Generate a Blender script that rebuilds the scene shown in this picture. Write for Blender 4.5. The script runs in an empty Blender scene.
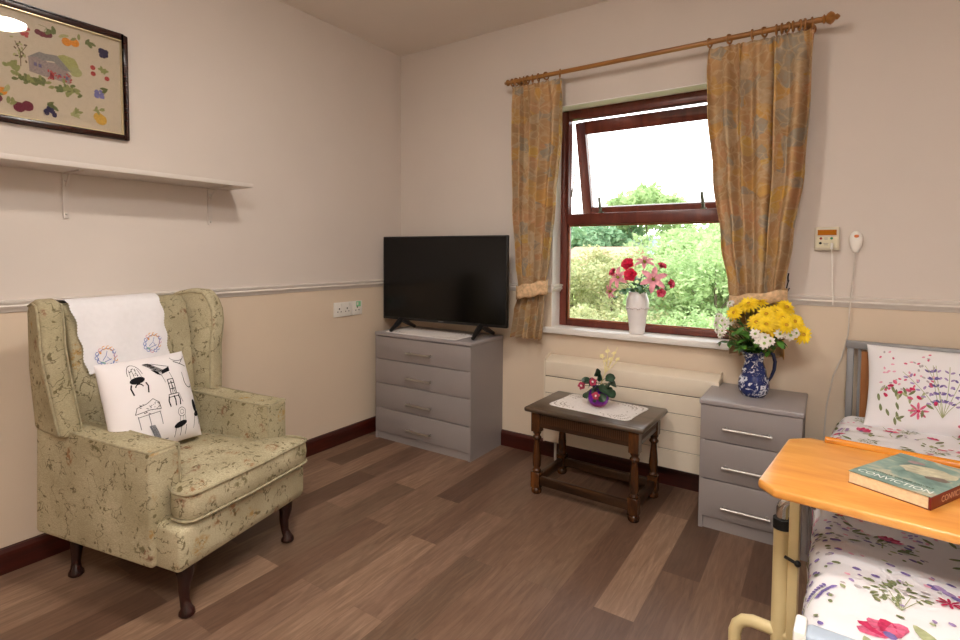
import bpy, bmesh, math, random
from math import sin, cos, pi, radians, sqrt, atan2
from mathutils import Vector, Matrix, noise
random.seed(7)
SC = bpy.context.scene
COL = SC.collection

# ------------------------------------------------------------------ materials
def lin(c):
    if isinstance(c, str):
        c = tuple(int(c[i:i+2], 16) for i in (0, 2, 4))
    f = lambda x: (x/255/12.92) if x/255 <= .04045 else ((x/255+.055)/1.055)**2.4
    return (f(c[0]), f(c[1]), f(c[2]), 1)

class NT:
    def __init__(s, name):
        s.m = bpy.data.materials.new(name); s.m.use_nodes = True
        s.t = s.m.node_tree; s.n = s.t.nodes
        s.b = s.n['Principled BSDF']; s.out = s.n['Material Output']
    def new(s, typ, **kw):
        n = s.n.new(typ)
        for k, v in kw.items():
            if k.startswith('i_'):
                n.inputs[k[2:].replace('_', ' ')].default_value = v
            else: setattr(n, k, v)
        return n
    def link(s, a, b): s.t.links.new(a, b)
    def coord(s, kind='Object', scale=(1, 1, 1), rot=(0, 0, 0)):
        c = s.new('ShaderNodeTexCoord'); m = s.new('ShaderNodeMapping')
        m.inputs['Scale'].default_value = scale; m.inputs['Rotation'].default_value = rot
        s.link(c.outputs[kind], m.inputs[0]); return m.outputs[0]
    def noise(s, vec, scale, detail=3, rough=.5, dist=0):
        n = s.new('ShaderNodeTexNoise'); n.inputs['Scale'].default_value = scale
        n.inputs['Detail'].default_value = detail; n.inputs['Roughness'].default_value = rough
        n.inputs['Distortion'].default_value = dist
        if vec: s.link(vec, n.inputs['Vector'])
        return n
    def ramp(s, fac, stops, interp='LINEAR'):
        r = s.new('ShaderNodeValToRGB'); r.color_ramp.interpolation = interp
        e = r.color_ramp.elements
        while len(e) < len(stops): e.new(.5)
        for i, (p, c) in enumerate(stops):
            e[i].position = p; e[i].color = lin(c) if not (isinstance(c, tuple) and len(c) == 4) else c
        s.link(fac, r.inputs[0]); return r.outputs[0]
    def mix(s, fac, a, b, mode='MIX'):
        m = s.new('ShaderNodeMix', data_type='RGBA', blend_type=mode)
        for sock, v in ((m.inputs[0], fac), (m.inputs[6], a), (m.inputs[7], b)):
            if isinstance(v, bpy.types.NodeSocket): s.link(v, sock)
            elif isinstance(v, (int, float)): sock.default_value = v
            else: sock.default_value = lin(v)
        return m.outputs[2]
    def math(s, op, a, b=None):
        m = s.new('ShaderNodeMath', operation=op)
        for i, v in enumerate((a, b)):
            if v is None: continue
            if isinstance(v, bpy.types.NodeSocket): s.link(v, m.inputs[i])
            else: m.inputs[i].default_value = v
        return m.outputs[0]
    def bump(s, h, strength=.3, dist=.002):
        b = s.new('ShaderNodeBump'); b.inputs['Strength'].default_value = strength
        b.inputs['Distance'].default_value = dist
        s.link(h, b.inputs['Height']); s.link(b.outputs[0], s.b.inputs['Normal'])
    def col(s, c):
        if isinstance(c, bpy.types.NodeSocket): s.link(c, s.b.inputs['Base Color'])
        else: s.b.inputs['Base Color'].default_value = lin(c)
    def set(s, rough=.5, metal=0, spec=.5, trans=0):
        s.b.inputs['Roughness'].default_value = rough; s.b.inputs['Metallic'].default_value = metal
        s.b.inputs['Specular IOR Level'].default_value = spec
        s.b.inputs['Transmission Weight'].default_value = trans

def simple(name, c, rough=.5, metal=0, spec=.5, var=.06, vscale=20, bump=0, bscale=200, bdist=.001):
    t = NT(name); t.set(rough, metal, spec)
    v = t.coord()
    n = t.noise(v, vscale, 3)
    base = lin(c)
    a = tuple(min(1, x*(1-var)) for x in base[:3])+(1,)
    b = tuple(min(1, x*(1+var)) for x in base[:3])+(1,)
    t.col(t.ramp(n.outputs[0], [(.3, a), (.7, b)]))
    if bump:
        t.bump(t.noise(v, bscale, 2).outputs[0], bump, bdist)
    return t.m

def wood(name, c1, c2, c3, rough=.35, scale=(1, 14, 14), spec=.5, ns=3.0):
    t = NT(name); t.set(rough, 0, spec)
    v = t.coord(scale=scale)
    n = t.noise(v, ns, 6, .6, .6)
    t.col(t.ramp(n.outputs[0], [(.3, c1), (.52, c2), (.72, c3)]))
    t.bump(n.outputs[0], .08, .001)
    return t.m

M = {}
M['wall_up'] = simple('upper_wall_paint', 'd2c8bf', .85, spec=.2, var=.015, vscale=3, bump=.12, bscale=160)
M['wall_low'] = simple('lower_wall_paint', 'd8c6b0', .85, spec=.2, var=.015, vscale=3, bump=.12, bscale=160)
M['ceil'] = simple('ceiling_paint', 'e4dcd4', .9, spec=.1, var=.02, vscale=2, bump=.1, bscale=120)
M['white_gloss'] = simple('white_gloss_paint', 'e9e5e0', .35, var=.01)
M['reveal_top'] = simple('reveal_white_paint', 'f6f2f2', .8, spec=.1, var=.005)
M['dado'] = simple('dado_paint', 'd8d0c8', .45, var=.01)
M['skirt'] = wood('mahogany_skirting', '2c0c07', '3f130b', '4d1a10', .35, (14, 1, 14))
M['skirt_x'] = wood('mahogany_skirting_back', '2c0c07', '3f130b', '4d1a10', .35, (1, 14, 14))
M['frame'] = wood('window_frame_wood', '50201a', '632b20', '75382a', .32, (6, 6, 1))
M['grey'] = simple('grey_laminate', '8f8785', .45, var=.02, vscale=8)
M['grey_top'] = simple('grey_laminate_top', '979090', .35, var=.02, vscale=8)
M['grey_dark'] = simple('drawer_gap_dark', '35302e', .7)
M['steel'] = simple('brushed_steel', 'c9c6c0', .28, 1, var=.03)
M['chrome'] = simple('chrome', 'dcdcdc', .12, 1, var=.01)
M['black'] = simple('black_plastic', '0d0d0e', .35, var=.1)
M['black_matte'] = simple('black_rubber', '141312', .7, var=.1)
M['white_pl'] = simple('white_plastic', 'e6e2da', .4, var=.01)
M['cream_pl'] = simple('beige_panel_plastic', 'c9bfa9', .45, var=.02)
M['amber'] = simple('amber_strip', 'a8640f', .7, spec=.15)
M['red'] = simple('red_button', 'a0302a', .4)
M['green'] = simple('green_button', '3a9468', .4)
M['green_st'] = simple('green_sticker', '7fc08e', .5)
M['orange_b'] = simple('orange_button', 'c96a2c', .45)
M['cream_tube'] = simple('cream_powder_coat', 'dcc894', .35, var=.03)
M['radiator'] = simple('cream_radiator_enamel', 'e3d6c2', .4, var=.015)
M['dark_gap'] = simple('dark_gap', '3a2f28', .8)
M['dark_wood'] = wood('dark_oak', '1d0f08', '36200f', '4a2e17', .3, (2, 12, 12))
M['oak_top'] = wood('worn_oak_top', '3b2f25', '4e4033', '5d4e3f', .28, (1, 9, 9), spec=.7)
M['leg_wood'] = wood('turned_oak', '241208', '4a2a12', '6a3d18', .25, (12, 12, 2))
M['mahog_leg'] = wood('mahogany_leg', '1a0806', '2a0f0b', '36150f', .22, (12, 12, 2))
M['pole'] = wood('stained_pine_pole', '7d4f22', '96652f', 'a9793d', .35, (1, 12, 12))
M['table_wood'] = wood('beech_laminate', 'cf8437', 'dd9848', 'e6a95c', .28, (2, 9, 2), ns=2.2)
M['table_edge'] = wood('beech_edge', 'a85e12', 'c47a22', 'd38c30', .25, (2, 9, 9))
M['head_panel'] = wood('headboard_wood', '8f5a2f', 'a56a3a', 'b47a46', .4, (8, 8, 1))
M['bed_metal'] = simple('grey_bed_metal', '8b8a8b', .4, .3)
M['foot_panel'] = simple('blue_grey_panel', 'a4b0be', .35)
M['duvet'] = simple('white_cotton', 'ebe8ea', .9, spec=.1, var=.01, bump=.15, bscale=60, bdist=.003)
M['mattress'] = simple('mattress_ticking', 'cfcac2', .9)
M['cloth'] = simple('white_linen', 'ebe8ea', .9, spec=.1, var=.02, vscale=60, bump=.3, bscale=500)
M['lace'] = simple('white_lace', 'ece6e2', .9, spec=.1, var=.06, vscale=140, bump=.6, bscale=400)
M['lace_hole'] = simple('lace_openwork', '9d8f86', .9, spec=.1)
M['cushion'] = simple('cushion_cotton', 'e8e2e2', .9, spec=.1, var=.01, bump=.25, bscale=300)
M['ink'] = simple('black_ink', '17171a', .9, spec=.1)
M['ink_grey'] = simple('grey_ink', '77777c', .9, spec=.1)
M['thread_blue'] = simple('blue_thread', '6f83bd', .8)
M['thread_orange'] = simple('orange_thread', 'e0a24a', .8)
M['thread_pink'] = simple('pink_thread', 'd49aa8', .8)
M['thread_green'] = simple('green_thread', '8fb7a5', .8)
M['gilt'] = simple('gilt_slip', 'd9c9a0', .3, .4)
M['pic_frame'] = wood('dark_picture_frame', '1c0b07', '30140c', '3c1b11', .25, (12, 3, 12))
M['pic_mat'] = simple('embroidery_ground', 'cbb9a3', .9, spec=.1, var=.03, vscale=80, bump=.4, bscale=700)
M['shelf'] = simple('off_white_shelf', 'cfc6be', .55, var=.02)
M['porcelain'] = simple('white_porcelain', 'f3efef', .2, var=.03, vscale=15)
M['stem'] = simple('green_stem', '4c6b2c', .6)
M['leaf'] = simple('bouquet_leaf', '4a7a2a', .5, var=.25, vscale=30)
M['leaf_lt'] = simple('pale_leaf', '8fae58', .5, var=.2, vscale=30)
M['leaf_dk'] = simple('dark_glossy_leaf', '26402c', .35, var=.25, vscale=40)
M['silk_leaf'] = simple('silk_leaf', '5c8a62', .5, var=.25, vscale=30)
M['yellow'] = simple('yellow_petal', 'f7d21c', .6, var=.14, vscale=60)
M['yellow_c'] = simple('yellow_flower_center', 'c08f16', .8, var=.2)
M['petal_w'] = simple('white_petal', 'efe9e2', .6, var=.03)
M['pink'] = simple('pink_lily_petal', 'eda2b2', .6, var=.15, vscale=30)
M['rose'] = simple('red_rose_petal', 'd81f49', .6, var=.2, vscale=40)
M['rose_pk'] = simple('deep_pink_petal', 'd8506f', .6, var=.2, vscale=40)
M['lily_c'] = simple('lily_center', '8f9a34', .7)
M['dried'] = simple('dried_sprig', 'e3d6a0', .8)
M['orchid'] = simple('crimson_orchid', 'a3284a', .5, var=.3, vscale=60)
M['f_red'] = simple('print_red', 'c2395f', .9, spec=.1, var=.3, vscale=90)
M['f_pink'] = simple('print_pink', 'cf6583', .9, spec=.1, var=.3, vscale=90)
M['f_pale'] = simple('print_pale_pink', 'e3aabd', .9, spec=.1, var=.12, vscale=90)
M['f_purple'] = simple('print_purple', '77689f', .9, spec=.1, var=.25, vscale=90)
M['f_lilac'] = simple('print_lilac', 'a58fbb', .9, spec=.1, var=.2, vscale=90)
M['f_green'] = simple('print_green', '7d8560', .9, spec=.1, var=.25, vscale=90)
M['f_green2'] = simple('print_light_green', 'abb087', .9, spec=.1, var=.2, vscale=90)
M['f_grey'] = simple('print_grey', 'b9b2b4', .9, spec=.1, var=.1, vscale=90)
M['page'] = simple('book_pages', 'e6cfa6', .8, var=.08, vscale=200)
M['spine'] = simple('book_spine', '6a1f16', .4)
M['title'] = simple('book_lettering', 'e9ebe6', .5)
M['title_dk'] = simple('book_small_lettering', '3f5048', .5)
M['flute'] = simple('fluting_wood', '4a2c14', .35)
M['stay'] = simple('stay_metal', '5c5f50', .4, .6)
M['sticker'] = simple('cable_grey', 'cfc6bc', .5)

def m_floor():
    t = NT('vinyl_plank_floor'); t.set(.42, 0, .4)
    c = t.new('ShaderNodeTexCoord'); sp = t.new('ShaderNodeSeparateXYZ'); cb = t.new('ShaderNodeCombineXYZ')
    t.link(c.outputs['Object'], sp.inputs[0]); t.link(sp.outputs[1], cb.inputs[0]); t.link(sp.outputs[0], cb.inputs[1])
    def bricks(w, off, mort):
        b = t.new('ShaderNodeTexBrick'); b.offset = off; b.offset_frequency = 2; b.squash = 1
        b.inputs['Color1'].default_value = (0, 0, 0, 1); b.inputs['Color2'].default_value = (1, 1, 1, 1)
        b.inputs['Mortar'].default_value = (.5, .5, .5, 1)
        b.inputs['Scale'].default_value = 1; b.inputs['Mortar Size'].default_value = mort
        b.inputs['Mortar Smooth'].default_value = .1; b.inputs['Bias'].default_value = 0
        b.inputs['Brick Width'].default_value = w; b.inputs['Row Height'].default_value = .128
        t.link(cb.outputs[0], b.inputs['Vector']); return b
    b = bricks(.78, .43, .0004)
    base = t.ramp(b.outputs['Color'], [(0, '584337'), (.18, '6c5445'), (.36, '826856'), (.5, '9a7e68'), (.62, '75604f'), (.8, '8d7260'), (1, 'b09278')])
    # grain: stretched noise, shifted for each plank by its own colour
    sh = t.new('ShaderNodeVectorMath', operation='MULTIPLY_ADD')
    t.link(b.outputs['Color'], sh.inputs[0]); sh.inputs[1].default_value = (7, 9, 5); t.link(cb.outputs[0], sh.inputs[2])
    mp = t.new('ShaderNodeMapping'); mp.inputs['Scale'].default_value = (2.2, 22, 1); t.link(sh.outputs[0], mp.inputs[0])
    g = t.noise(mp.outputs[0], 2.2, 7, .65, 1.3)
    gr = t.ramp(g.outputs[0], [(.30, '94887f'), (.5, 'cfcac6'), (.68, 'ffffff')])
    colr = t.mix(.75, base, gr, 'MULTIPLY')
    mp2 = t.new('ShaderNodeMapping'); mp2.inputs['Scale'].default_value = (1.2, 5, 1); t.link(sh.outputs[0], mp2.inputs[0])
    w = t.noise(mp2.outputs[0], 2.0, 4, .6, 1.5)
    colr = t.mix(t.math('MULTIPLY', w.outputs[0], .55), colr, '6b4c3a')
    colr = t.mix(b.outputs['Fac'], colr, '5a4436')
    t.col(colr); t.bump(g.outputs[0], .12, .001)
    return t.m
M['floor'] = m_floor()

def m_fabric():
    t = NT('sage_floral_upholstery'); t.set(.95, 0, .1)
    v = t.coord()
    weave = t.noise(t.coord(scale=(60, 60, 260)), 3, 2)
    base = t.ramp(t.noise(v, 5, 3).outputs[0], [(.3, 'aba080'), (.5, 'bdb192'), (.72, 'd0c5a5')])
    base = t.mix(.55, base, t.ramp(weave.outputs[0], [(.3, 'a09f95'), (.7, 'ffffff')]), 'MULTIPLY')
    # soft rust and gold blooms
    wn = t.noise(v, 9, 2); add = t.new('ShaderNodeMix', data_type='VECTOR'); add.inputs[0].default_value = .09
    t.link(v, add.inputs[4]); t.link(wn.outputs['Color'], add.inputs[5])
    vv = add.outputs[1]
    vo = t.new('ShaderNodeTexVoronoi', feature='F1'); vo.inputs['Scale'].default_value = 12
    t.link(vv, vo.inputs['Vector'])
    fm = t.ramp(vo.outputs['Distance'], [(.0, 'ffffff'), (.2, 'ffffff'), (.32, '000000')])
    n2 = t.noise(v, 55, 3, .7)
    fm2 = t.ramp(n2.outputs[0], [(.46, '000000'), (.56, 'ffffff')])
    fmask = t.mix(1.0, fm, fm2, 'MULTIPLY')
    sepc = t.new('ShaderNodeSeparateColor'); t.link(vo.outputs['Color'], sepc.inputs[0])
    fcol = t.ramp(sepc.outputs[0], [(0, '8a5a34'), (.3, 'a07a3e'), (.55, '5d5635'), (.8, '7a4a34')], 'CONSTANT')
    base = t.mix(t.math('MULTIPLY', fmask, .75), base, fcol)
    # wandering vines
    vn = t.noise(v, 19, 3, .55, .4)
    line = t.math('ABSOLUTE', t.math('SUBTRACT', vn.outputs[0], .5))
    lm = t.ramp(line, [(0, 'ffffff'), (.008, 'ffffff'), (.018, '000000')])
    gate = t.ramp(t.noise(v, 17, 2).outputs[0], [(.48, '000000'), (.54, 'ffffff')])
    base = t.mix(t.math('MULTIPLY', t.mix(1.0, lm, gate, 'MULTIPLY'), .7), base, '4d4429')
    # leaf flecks
    v3 = t.new('ShaderNodeTexVoronoi', feature='F1'); v3.inputs['Scale'].default_value = 42
    t.link(vv, v3.inputs['Vector'])
    s3 = t.new('ShaderNodeSeparateColor'); t.link(v3.outputs['Color'], s3.inputs[0])
    lf = t.mix(1.0, t.ramp(v3.outputs['Distance'], [(.22, 'ffffff'), (.3, '000000')]), t.ramp(s3.outputs[1], [(.78, '000000'), (.8, 'ffffff')]), 'MULTIPLY')
    base = t.mix(t.math('MULTIPLY', lf, .7), base, '55492a')
    t.col(base); t.bump(weave.outputs[0], .5, .002)
    return t.m
M['fabric'] = m_fabric()
M['piping'] = simple('upholstery_piping', 'a0967a', .9, spec=.1, var=.2, vscale=60)

def m_curtain():
    t = NT('gold_patterned_curtain'); t.set(.9, 0, .15)
    v = t.coord('UV')
    wn = t.noise(v, 7, 3); add = t.new('ShaderNodeMix', data_type='VECTOR'); add.inputs[0].default_value = .11
    t.link(v, add.inputs[4]); t.link(wn.outputs['Color'], add.inputs[5]); vv = add.outputs[1]
    vo = t.new('ShaderNodeTexVoronoi', feature='F1'); vo.inputs['Scale'].default_value = 17; t.link(vv, vo.inputs['Vector'])
    sc = t.new('ShaderNodeSeparateColor'); t.link(vo.outputs['Color'], sc.inputs[0])
    c1 = t.ramp(sc.outputs[0], [(0, 'c9a274'), (.2, 'd6aa5c'), (.32, 'c2a07a'), (.46, 'cbb99c'), (.6, '98a09a'), (.72, 'cfa07a'), (.84, 'dcb552'), (.94, 'b08a5c')], 'CONSTANT')
    band = t.noise(t.coord('UV', (1.2, 4.5, 1)), 1.3, 2)
    c1 = t.mix(t.ramp(band.outputs[0], [(.42, '000000'), (.6, 'b0b0b0')]), c1, 'a89e84')
    vo2 = t.new('ShaderNodeTexVoronoi', feature='DISTANCE_TO_EDGE'); vo2.inputs['Scale'].default_value = 22; t.link(vv, vo2.inputs['Vector'])
    e = t.ramp(vo2.outputs['Distance'], [(0, 'ffffff'), (.04, 'ffffff'), (.08, '000000')])
    c1 = t.mix(t.math('MULTIPLY', e, .5), c1, 'dccbaa')
    fn = t.noise(v, 60, 3, .7)
    c1 = t.mix(t.ramp(fn.outputs[0], [(.5, '000000'), (.6, '808080')]), c1, 'a57f4c')
    wv = t.new('ShaderNodeTexWave'); wv.bands_direction = 'DIAGONAL'; wv.inputs['Scale'].default_value = 11; wv.inputs['Distortion'].default_value = 16
    wv.inputs['Detail'].default_value = 3; t.link(v, wv.inputs['Vector'])
    c1 = t.mix(t.math('MULTIPLY', wv.outputs['Fac'], .22), c1, 'b99062')
    c1 = t.mix(.3, c1, 'c49c70')
    t.col(c1); t.bump(t.noise(v, 400, 2).outputs[0], .2, .001)
    # a little light comes through the cloth
    tr = t.new('ShaderNodeBsdfTranslucent'); t.link(c1, tr.inputs[0])
    mx = t.new('ShaderNodeMixShader'); mx.inputs[0].default_value = .22
    t.link(t.b.outputs[0], mx.inputs[1]); t.link(tr.outputs[0], mx.inputs[2]); t.link(mx.outputs[0], t.out.inputs[0])
    return t.m
M['curtain'] = m_curtain()
M['tieback'] = simple('tieback_cloth', 'cfae88', .9, spec=.1, var=.25, vscale=60)

def m_jug():
    t = NT('blue_and_white_glaze'); t.set(.12, 0, .6)
    v = t.coord()
    n = t.noise(v, 34, 4, .7, 1.5)
    m = t.ramp(n.outputs[0], [(.54, '000000'), (.6, 'ffffff')])
    t.col(t.mix(m, '12245e', 'd9dde8')); return t.m
M['jug'] = m_jug()

def m_glass(name='window_glass'):
    t = NT(name); t.n.remove(t.b)
    tr = t.new('ShaderNodeBsdfTransparent'); tr.inputs[0].default_value = (.98, .985, .98, 1)
    gl = t.new('ShaderNodeBsdfGlossy'); gl.inputs['Roughness'].default_value = .02
    fr = t.new('ShaderNodeFresnel'); fr.inputs[0].default_value = 1.45
    mx = t.new('ShaderNodeMixShader')
    t.link(fr.outputs[0], mx.inputs[0]); t.link(tr.outputs[0], mx.inputs[1]); t.link(gl.outputs[0], mx.inputs[2])
    t.link(mx.outputs[0], t.out.inputs[0]); return t.m
M['glass'] = m_glass()
M['pic_glass'] = m_glass('picture_glass')

def m_purple():
    t = NT('purple_glass'); t.set(.05, 0, .6, .55); t.b.inputs['IOR'].default_value = 1.3
    sp = t.new('ShaderNodeSeparateXYZ'); t.link(t.coord(), sp.inputs[0])
    t.col(t.ramp(t.math('MULTIPLY', sp.outputs[2], 10), [(0, 'd0567a'), (.25, 'a23bd0'), (1, '8a2fd0')])); return t.m
M['purple'] = m_purple()

def m_screen():
    t = NT('television_screen'); t.set(.16, 0, .35); t.col('060606'); return t.m
M['screen'] = m_screen()

def m_lamp():
    t = NT('ceiling_lamp_diffuser'); t.col('ffffff')
    t.b.inputs['Emission Color'].default_value = (1, .93, .85, 1); t.b.inputs['Emission Strength'].default_value = LAMP
    return t.m

def m_cover():
    t = NT('book_cover_art'); t.set(.3, 0, .5)
    v = t.coord()
    n = t.noise(v, 14, 4, .6, 1.0)
    c = t.ramp(n.outputs[0], [(.3, '3f5f5a'), (.44, '64857c'), (.54, '7f9a8e'), (.64, 'b9b49a'), (.76, '8a7468')])
    t.col(c); return t.m
M['cover'] = m_cover()

def m_foliage(name, a, b, c):
    t = NT(name); t.set(.7, 0, .2)
    n = t.noise(t.coord(), 3.2, 5, .7)
    cc = t.ramp(n.outputs[0], [(.3, a), (.5, b), (.7, c)]); t.col(cc)
    tr = t.new('ShaderNodeBsdfTranslucent'); t.link(cc, tr.inputs[0])
    mx = t.new('ShaderNodeMixShader'); mx.inputs[0].default_value = .35
    t.link(t.b.outputs[0], mx.inputs[1]); t.link(tr.outputs[0], mx.inputs[2]); t.link(mx.outputs[0], t.out.inputs[0])
    return t.m

# ------------------------------------------------------------------ mesh builder
class MB:
    def __init__(s): s.v = []; s.f = []; s.m = []; s.uv = []
    def add(s, vs, fs, m=0, uv=None):
        o = len(s.v)
        s.v += [tuple(p) for p in vs]; s.f += [tuple(i+o for i in f) for f in fs]; s.m += [m]*len(fs)
        s.uv += list(uv) if uv else [(0, 0)]*len(vs)
        return s
    def box(s, x0, x1, y0, y1, z0, z1, m=0):
        vs = [(x, y, z) for z in (z0, z1) for y in (y0, y1) for x in (x0, x1)]
        return s.add(vs, [(0, 2, 3, 1), (4, 5, 7, 6), (0, 1, 5, 4), (2, 6, 7, 3), (0, 4, 6, 2), (1, 3, 7, 5)], m)
    def prism(s, prof, a0, a1, axis='y', m=0):
        # prof: outline in the two other axes (ccw), swept along axis
        def P(p, a):
            return {'y': (p[0], a, p[1]), 'x': (a, p[0], p[1]), 'z': (p[0], p[1], a)}[axis]
        n = len(prof)
        vs = [P(p, a0) for p in prof]+[P(p, a1) for p in prof]
        fs = [tuple(range(n)), tuple(range(2*n-1, n-1, -1))]+[(i, i+n, (i+1) % n+n, (i+1) % n) for i in range(n)]
        return s.add(vs, fs, m)
    def lathe(s, prof, cx=0, cy=0, n=24, m=0, cap=True):
        vs = []; k = len(prof)
        for r, z in prof:
            for i in range(n):
                a = 2*pi*i/n; vs.append((cx+r*cos(a), cy+r*sin(a), z))
        fs = [(j*n+i, j*n+(i+1) % n, (j+1)*n+(i+1) % n, (j+1)*n+i) for j in range(k-1) for i in range(n)]
        if cap: fs += [tuple(range(n-1, -1, -1)), tuple(range((k-1)*n, k*n))]
        return s.add(vs, fs, m)
    def tube(s, pts, r, n=8, m=0, cap=True):
        pts = [Vector(p) for p in pts]; k = len(pts)
        rs = r if isinstance(r, (list, tuple)) else [r]*k
        vs = []; up = None
        for i, p in enumerate(pts):
            d = (pts[min(i+1, k-1)]-pts[max(i-1, 0)]).normalized()
            if up is None:
                up = Vector((0, 0, 1)) if abs(d.z) < .9 else Vector((1, 0, 0))
            a = d.cross(up).normalized(); up = a.cross(d).normalized()
            for j in range(n):
                t = 2*pi*j/n; vs.append(p+(a*cos(t)+up*sin(t))*rs[i])
        fs = [(j*n+i, j*n+(i+1) % n, (j+1)*n+(i+1) % n, (j+1)*n+i) for j in range(k-1) for i in range(n)]
        if cap: fs += [tuple(range(n-1, -1, -1)), tuple(range((k-1)*n, k*n))]
        return s.add(vs, fs, m)
    def ball(s, c, r, m=0, n=12, k=8, sc=(1, 1, 1)):
        vs = []; fs = []
        for j in range(k+1):
            th = pi*j/k
            for i in range(n):
                a = 2*pi*i/n
                vs.append((c[0]+r*sc[0]*sin(th)*cos(a), c[1]+r*sc[1]*sin(th)*sin(a), c[2]+r*sc[2]*cos(th)))
        for j in range(k):
            for i in range(n): fs.append((j*n+i, (j+1)*n+i, (j+1)*n+(i+1) % n, j*n+(i+1) % n))
        return s.add(vs, fs, m)
    def grid(s, fn, nu, nv, m=0, uvfn=None):
        vs = []; uv = []
        for j in range(nv+1):
            for i in range(nu+1):
                u, v = i/nu, j/nv; vs.append(fn(u, v)); uv.append(uvfn(u, v) if uvfn else (u, v))
        fs = [(j*(nu+1)+i, j*(nu+1)+i+1, (j+1)*(nu+1)+i+1, (j+1)*(nu+1)+i) for j in range(nv) for i in range(nu)]
        return s.add(vs, fs, m, uv)
    def build(s, name, mats, parent=None, bevel=0, seg=2, smooth=True, angle=38, sub=0, solid=0, merge=True, disp=0, cast=None):
        me = bpy.data.meshes.new(name)
        bm = bmesh.new()
        vs = [bm.verts.new(p) for p in s.v]
        uvl = bm.loops.layers.uv.new('UVMap')
        for f, mi in zip(s.f, s.m):
            if len(set(f)) < 3: continue
            try: fc = bm.faces.new([vs[i] for i in f])
            except ValueError: continue
            fc.material_index = mi
            for l, i in zip(fc.loops, f): l[uvl].uv = s.uv[i]
        if merge: bmesh.ops.remove_doubles(bm, verts=bm.verts, dist=1e-5)
        if solid == 0: bmesh.ops.recalc_face_normals(bm, faces=bm.faces) if merge else None
        if bevel:
            bm.normal_update()
            es = [e for e in bm.edges if len(e.link_faces) == 2 and e.calc_face_angle(0) > radians(28)]
            bmesh.ops.bevel(bm, geom=es, offset=bevel, segments=seg, profile=.5, affect='EDGES', clamp_overlap=True)
        bm.to_mesh(me); bm.free()
        if not isinstance(mats, (list, tuple)): mats = [mats]
        for x in mats: me.materials.append(x)
        if smooth:
            me.shade_smooth(); me.set_sharp_from_angle(angle=radians(angle))
        o = bpy.data.objects.new(name, me); COL.objects.link(o)
        if parent: o.parent = parent
        if solid:
            md = o.modifiers.new('thickness', 'SOLIDIFY'); md.thickness = solid; md.offset = 0
        if sub:
            md = o.modifiers.new('smooth', 'SUBSURF'); md.levels = sub; md.render_levels = sub
        return o

def tag(o, label=None, cat=None, group=None, kind=None):
    if label: o['label'] = label
    if cat: o['category'] = cat
    if group: o['group'] = group
    if kind: o['kind'] = kind
    return o
def thing(name, label, cat, loc=(0, 0, 0), rz=0, group=None):
    o = bpy.data.objects.new(name, None); COL.objects.link(o); o.empty_display_size = .05
    o.location = loc; o.rotation_euler = (0, 0, rz)
    return tag(o, label, cat, group)
def struct(o): o['kind'] = 'structure'; return o
def copy_tree(o, parent=None):
    c = o.copy(); COL.objects.link(c); c.parent = parent
    for ch in list(o.children): copy_tree(ch, c)
    return c

# decals that follow a surface: S(u,v) in metres -> point; lifted by eps along the normal
def lifted(S, eps):
    def g(u, v):
        h = .0015
        p = Vector(S(u, v)); du = Vector(S(u+h, v))-p; dv = Vector(S(u, v+h))-p
        n = du.cross(dv)
        if n.length < 1e-12: return p
        return p+n.normalized()*eps
    return g
def blob(mb, G, pts, m):
    cu = sum(p[0] for p in pts)/len(pts); cv = sum(p[1] for p in pts)/len(pts); n = len(pts)
    mid = [((p[0]+cu)/2, (p[1]+cv)/2) for p in pts]
    vs = [G(cu, cv)]+[G(*p) for p in mid]+[G(*p) for p in pts]
    fs = [(0, 1+i, 1+(i+1) % n) for i in range(n)]+[(1+i, 1+n+i, 1+n+(i+1) % n, 1+(i+1) % n) for i in range(n)]
    mb.add(vs, fs, m)
def ell(mb, G, u, v, a, b, ang, m, n=10, jag=0, pointed=False):
    pts = []
    for i in range(n):
        t = 2*pi*i/n; k = 1+random.uniform(-jag, jag)
        x, y = a*cos(t)*k, b*sin(t)*k*(abs(sin(t))**.5 if pointed else 1)
        pts.append((u+x*cos(ang)-y*sin(ang), v+x*sin(ang)+y*cos(ang)))
    blob(mb, G, pts, m)
def stroke(mb, G, pts, w, m, step=.012):
    P = [Vector(p) for p in pts]; Q = [P[0]]
    for a, b in zip(P, P[1:]):
        k = max(1, int((b-a).length/step))
        Q += [a.lerp(b, (i+1)/k) for i in range(k)]
    vs = []
    for i, p in enumerate(Q):
        d = Q[min(i+1, len(Q)-1)]-Q[max(i-1, 0)]
        if d.length < 1e-9: d = Vector((1, 0))
        n = Vector((-d.y, d.x)).normalized()*w/2
        vs += [G(*(p+n)), G(*(p-n))]
    mb.add(vs, [(2*i, 2*i+1, 2*i+3, 2*i+2) for i in range(len(Q)-1)], m)
def arc(cx, cy, r, a0, a1, n=10, ry=None):
    ry = ry or r
    return [(cx+r*cos(a0+(a1-a0)*i/n), cy+ry*sin(a0+(a1-a0)*i/n)) for i in range(n+1)]

# ------------------------------------------------------------------ light levels
LAMP = 195.0
SKY = 4.6
FILL = 44.0
M['lamp'] = m_lamp()

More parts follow.
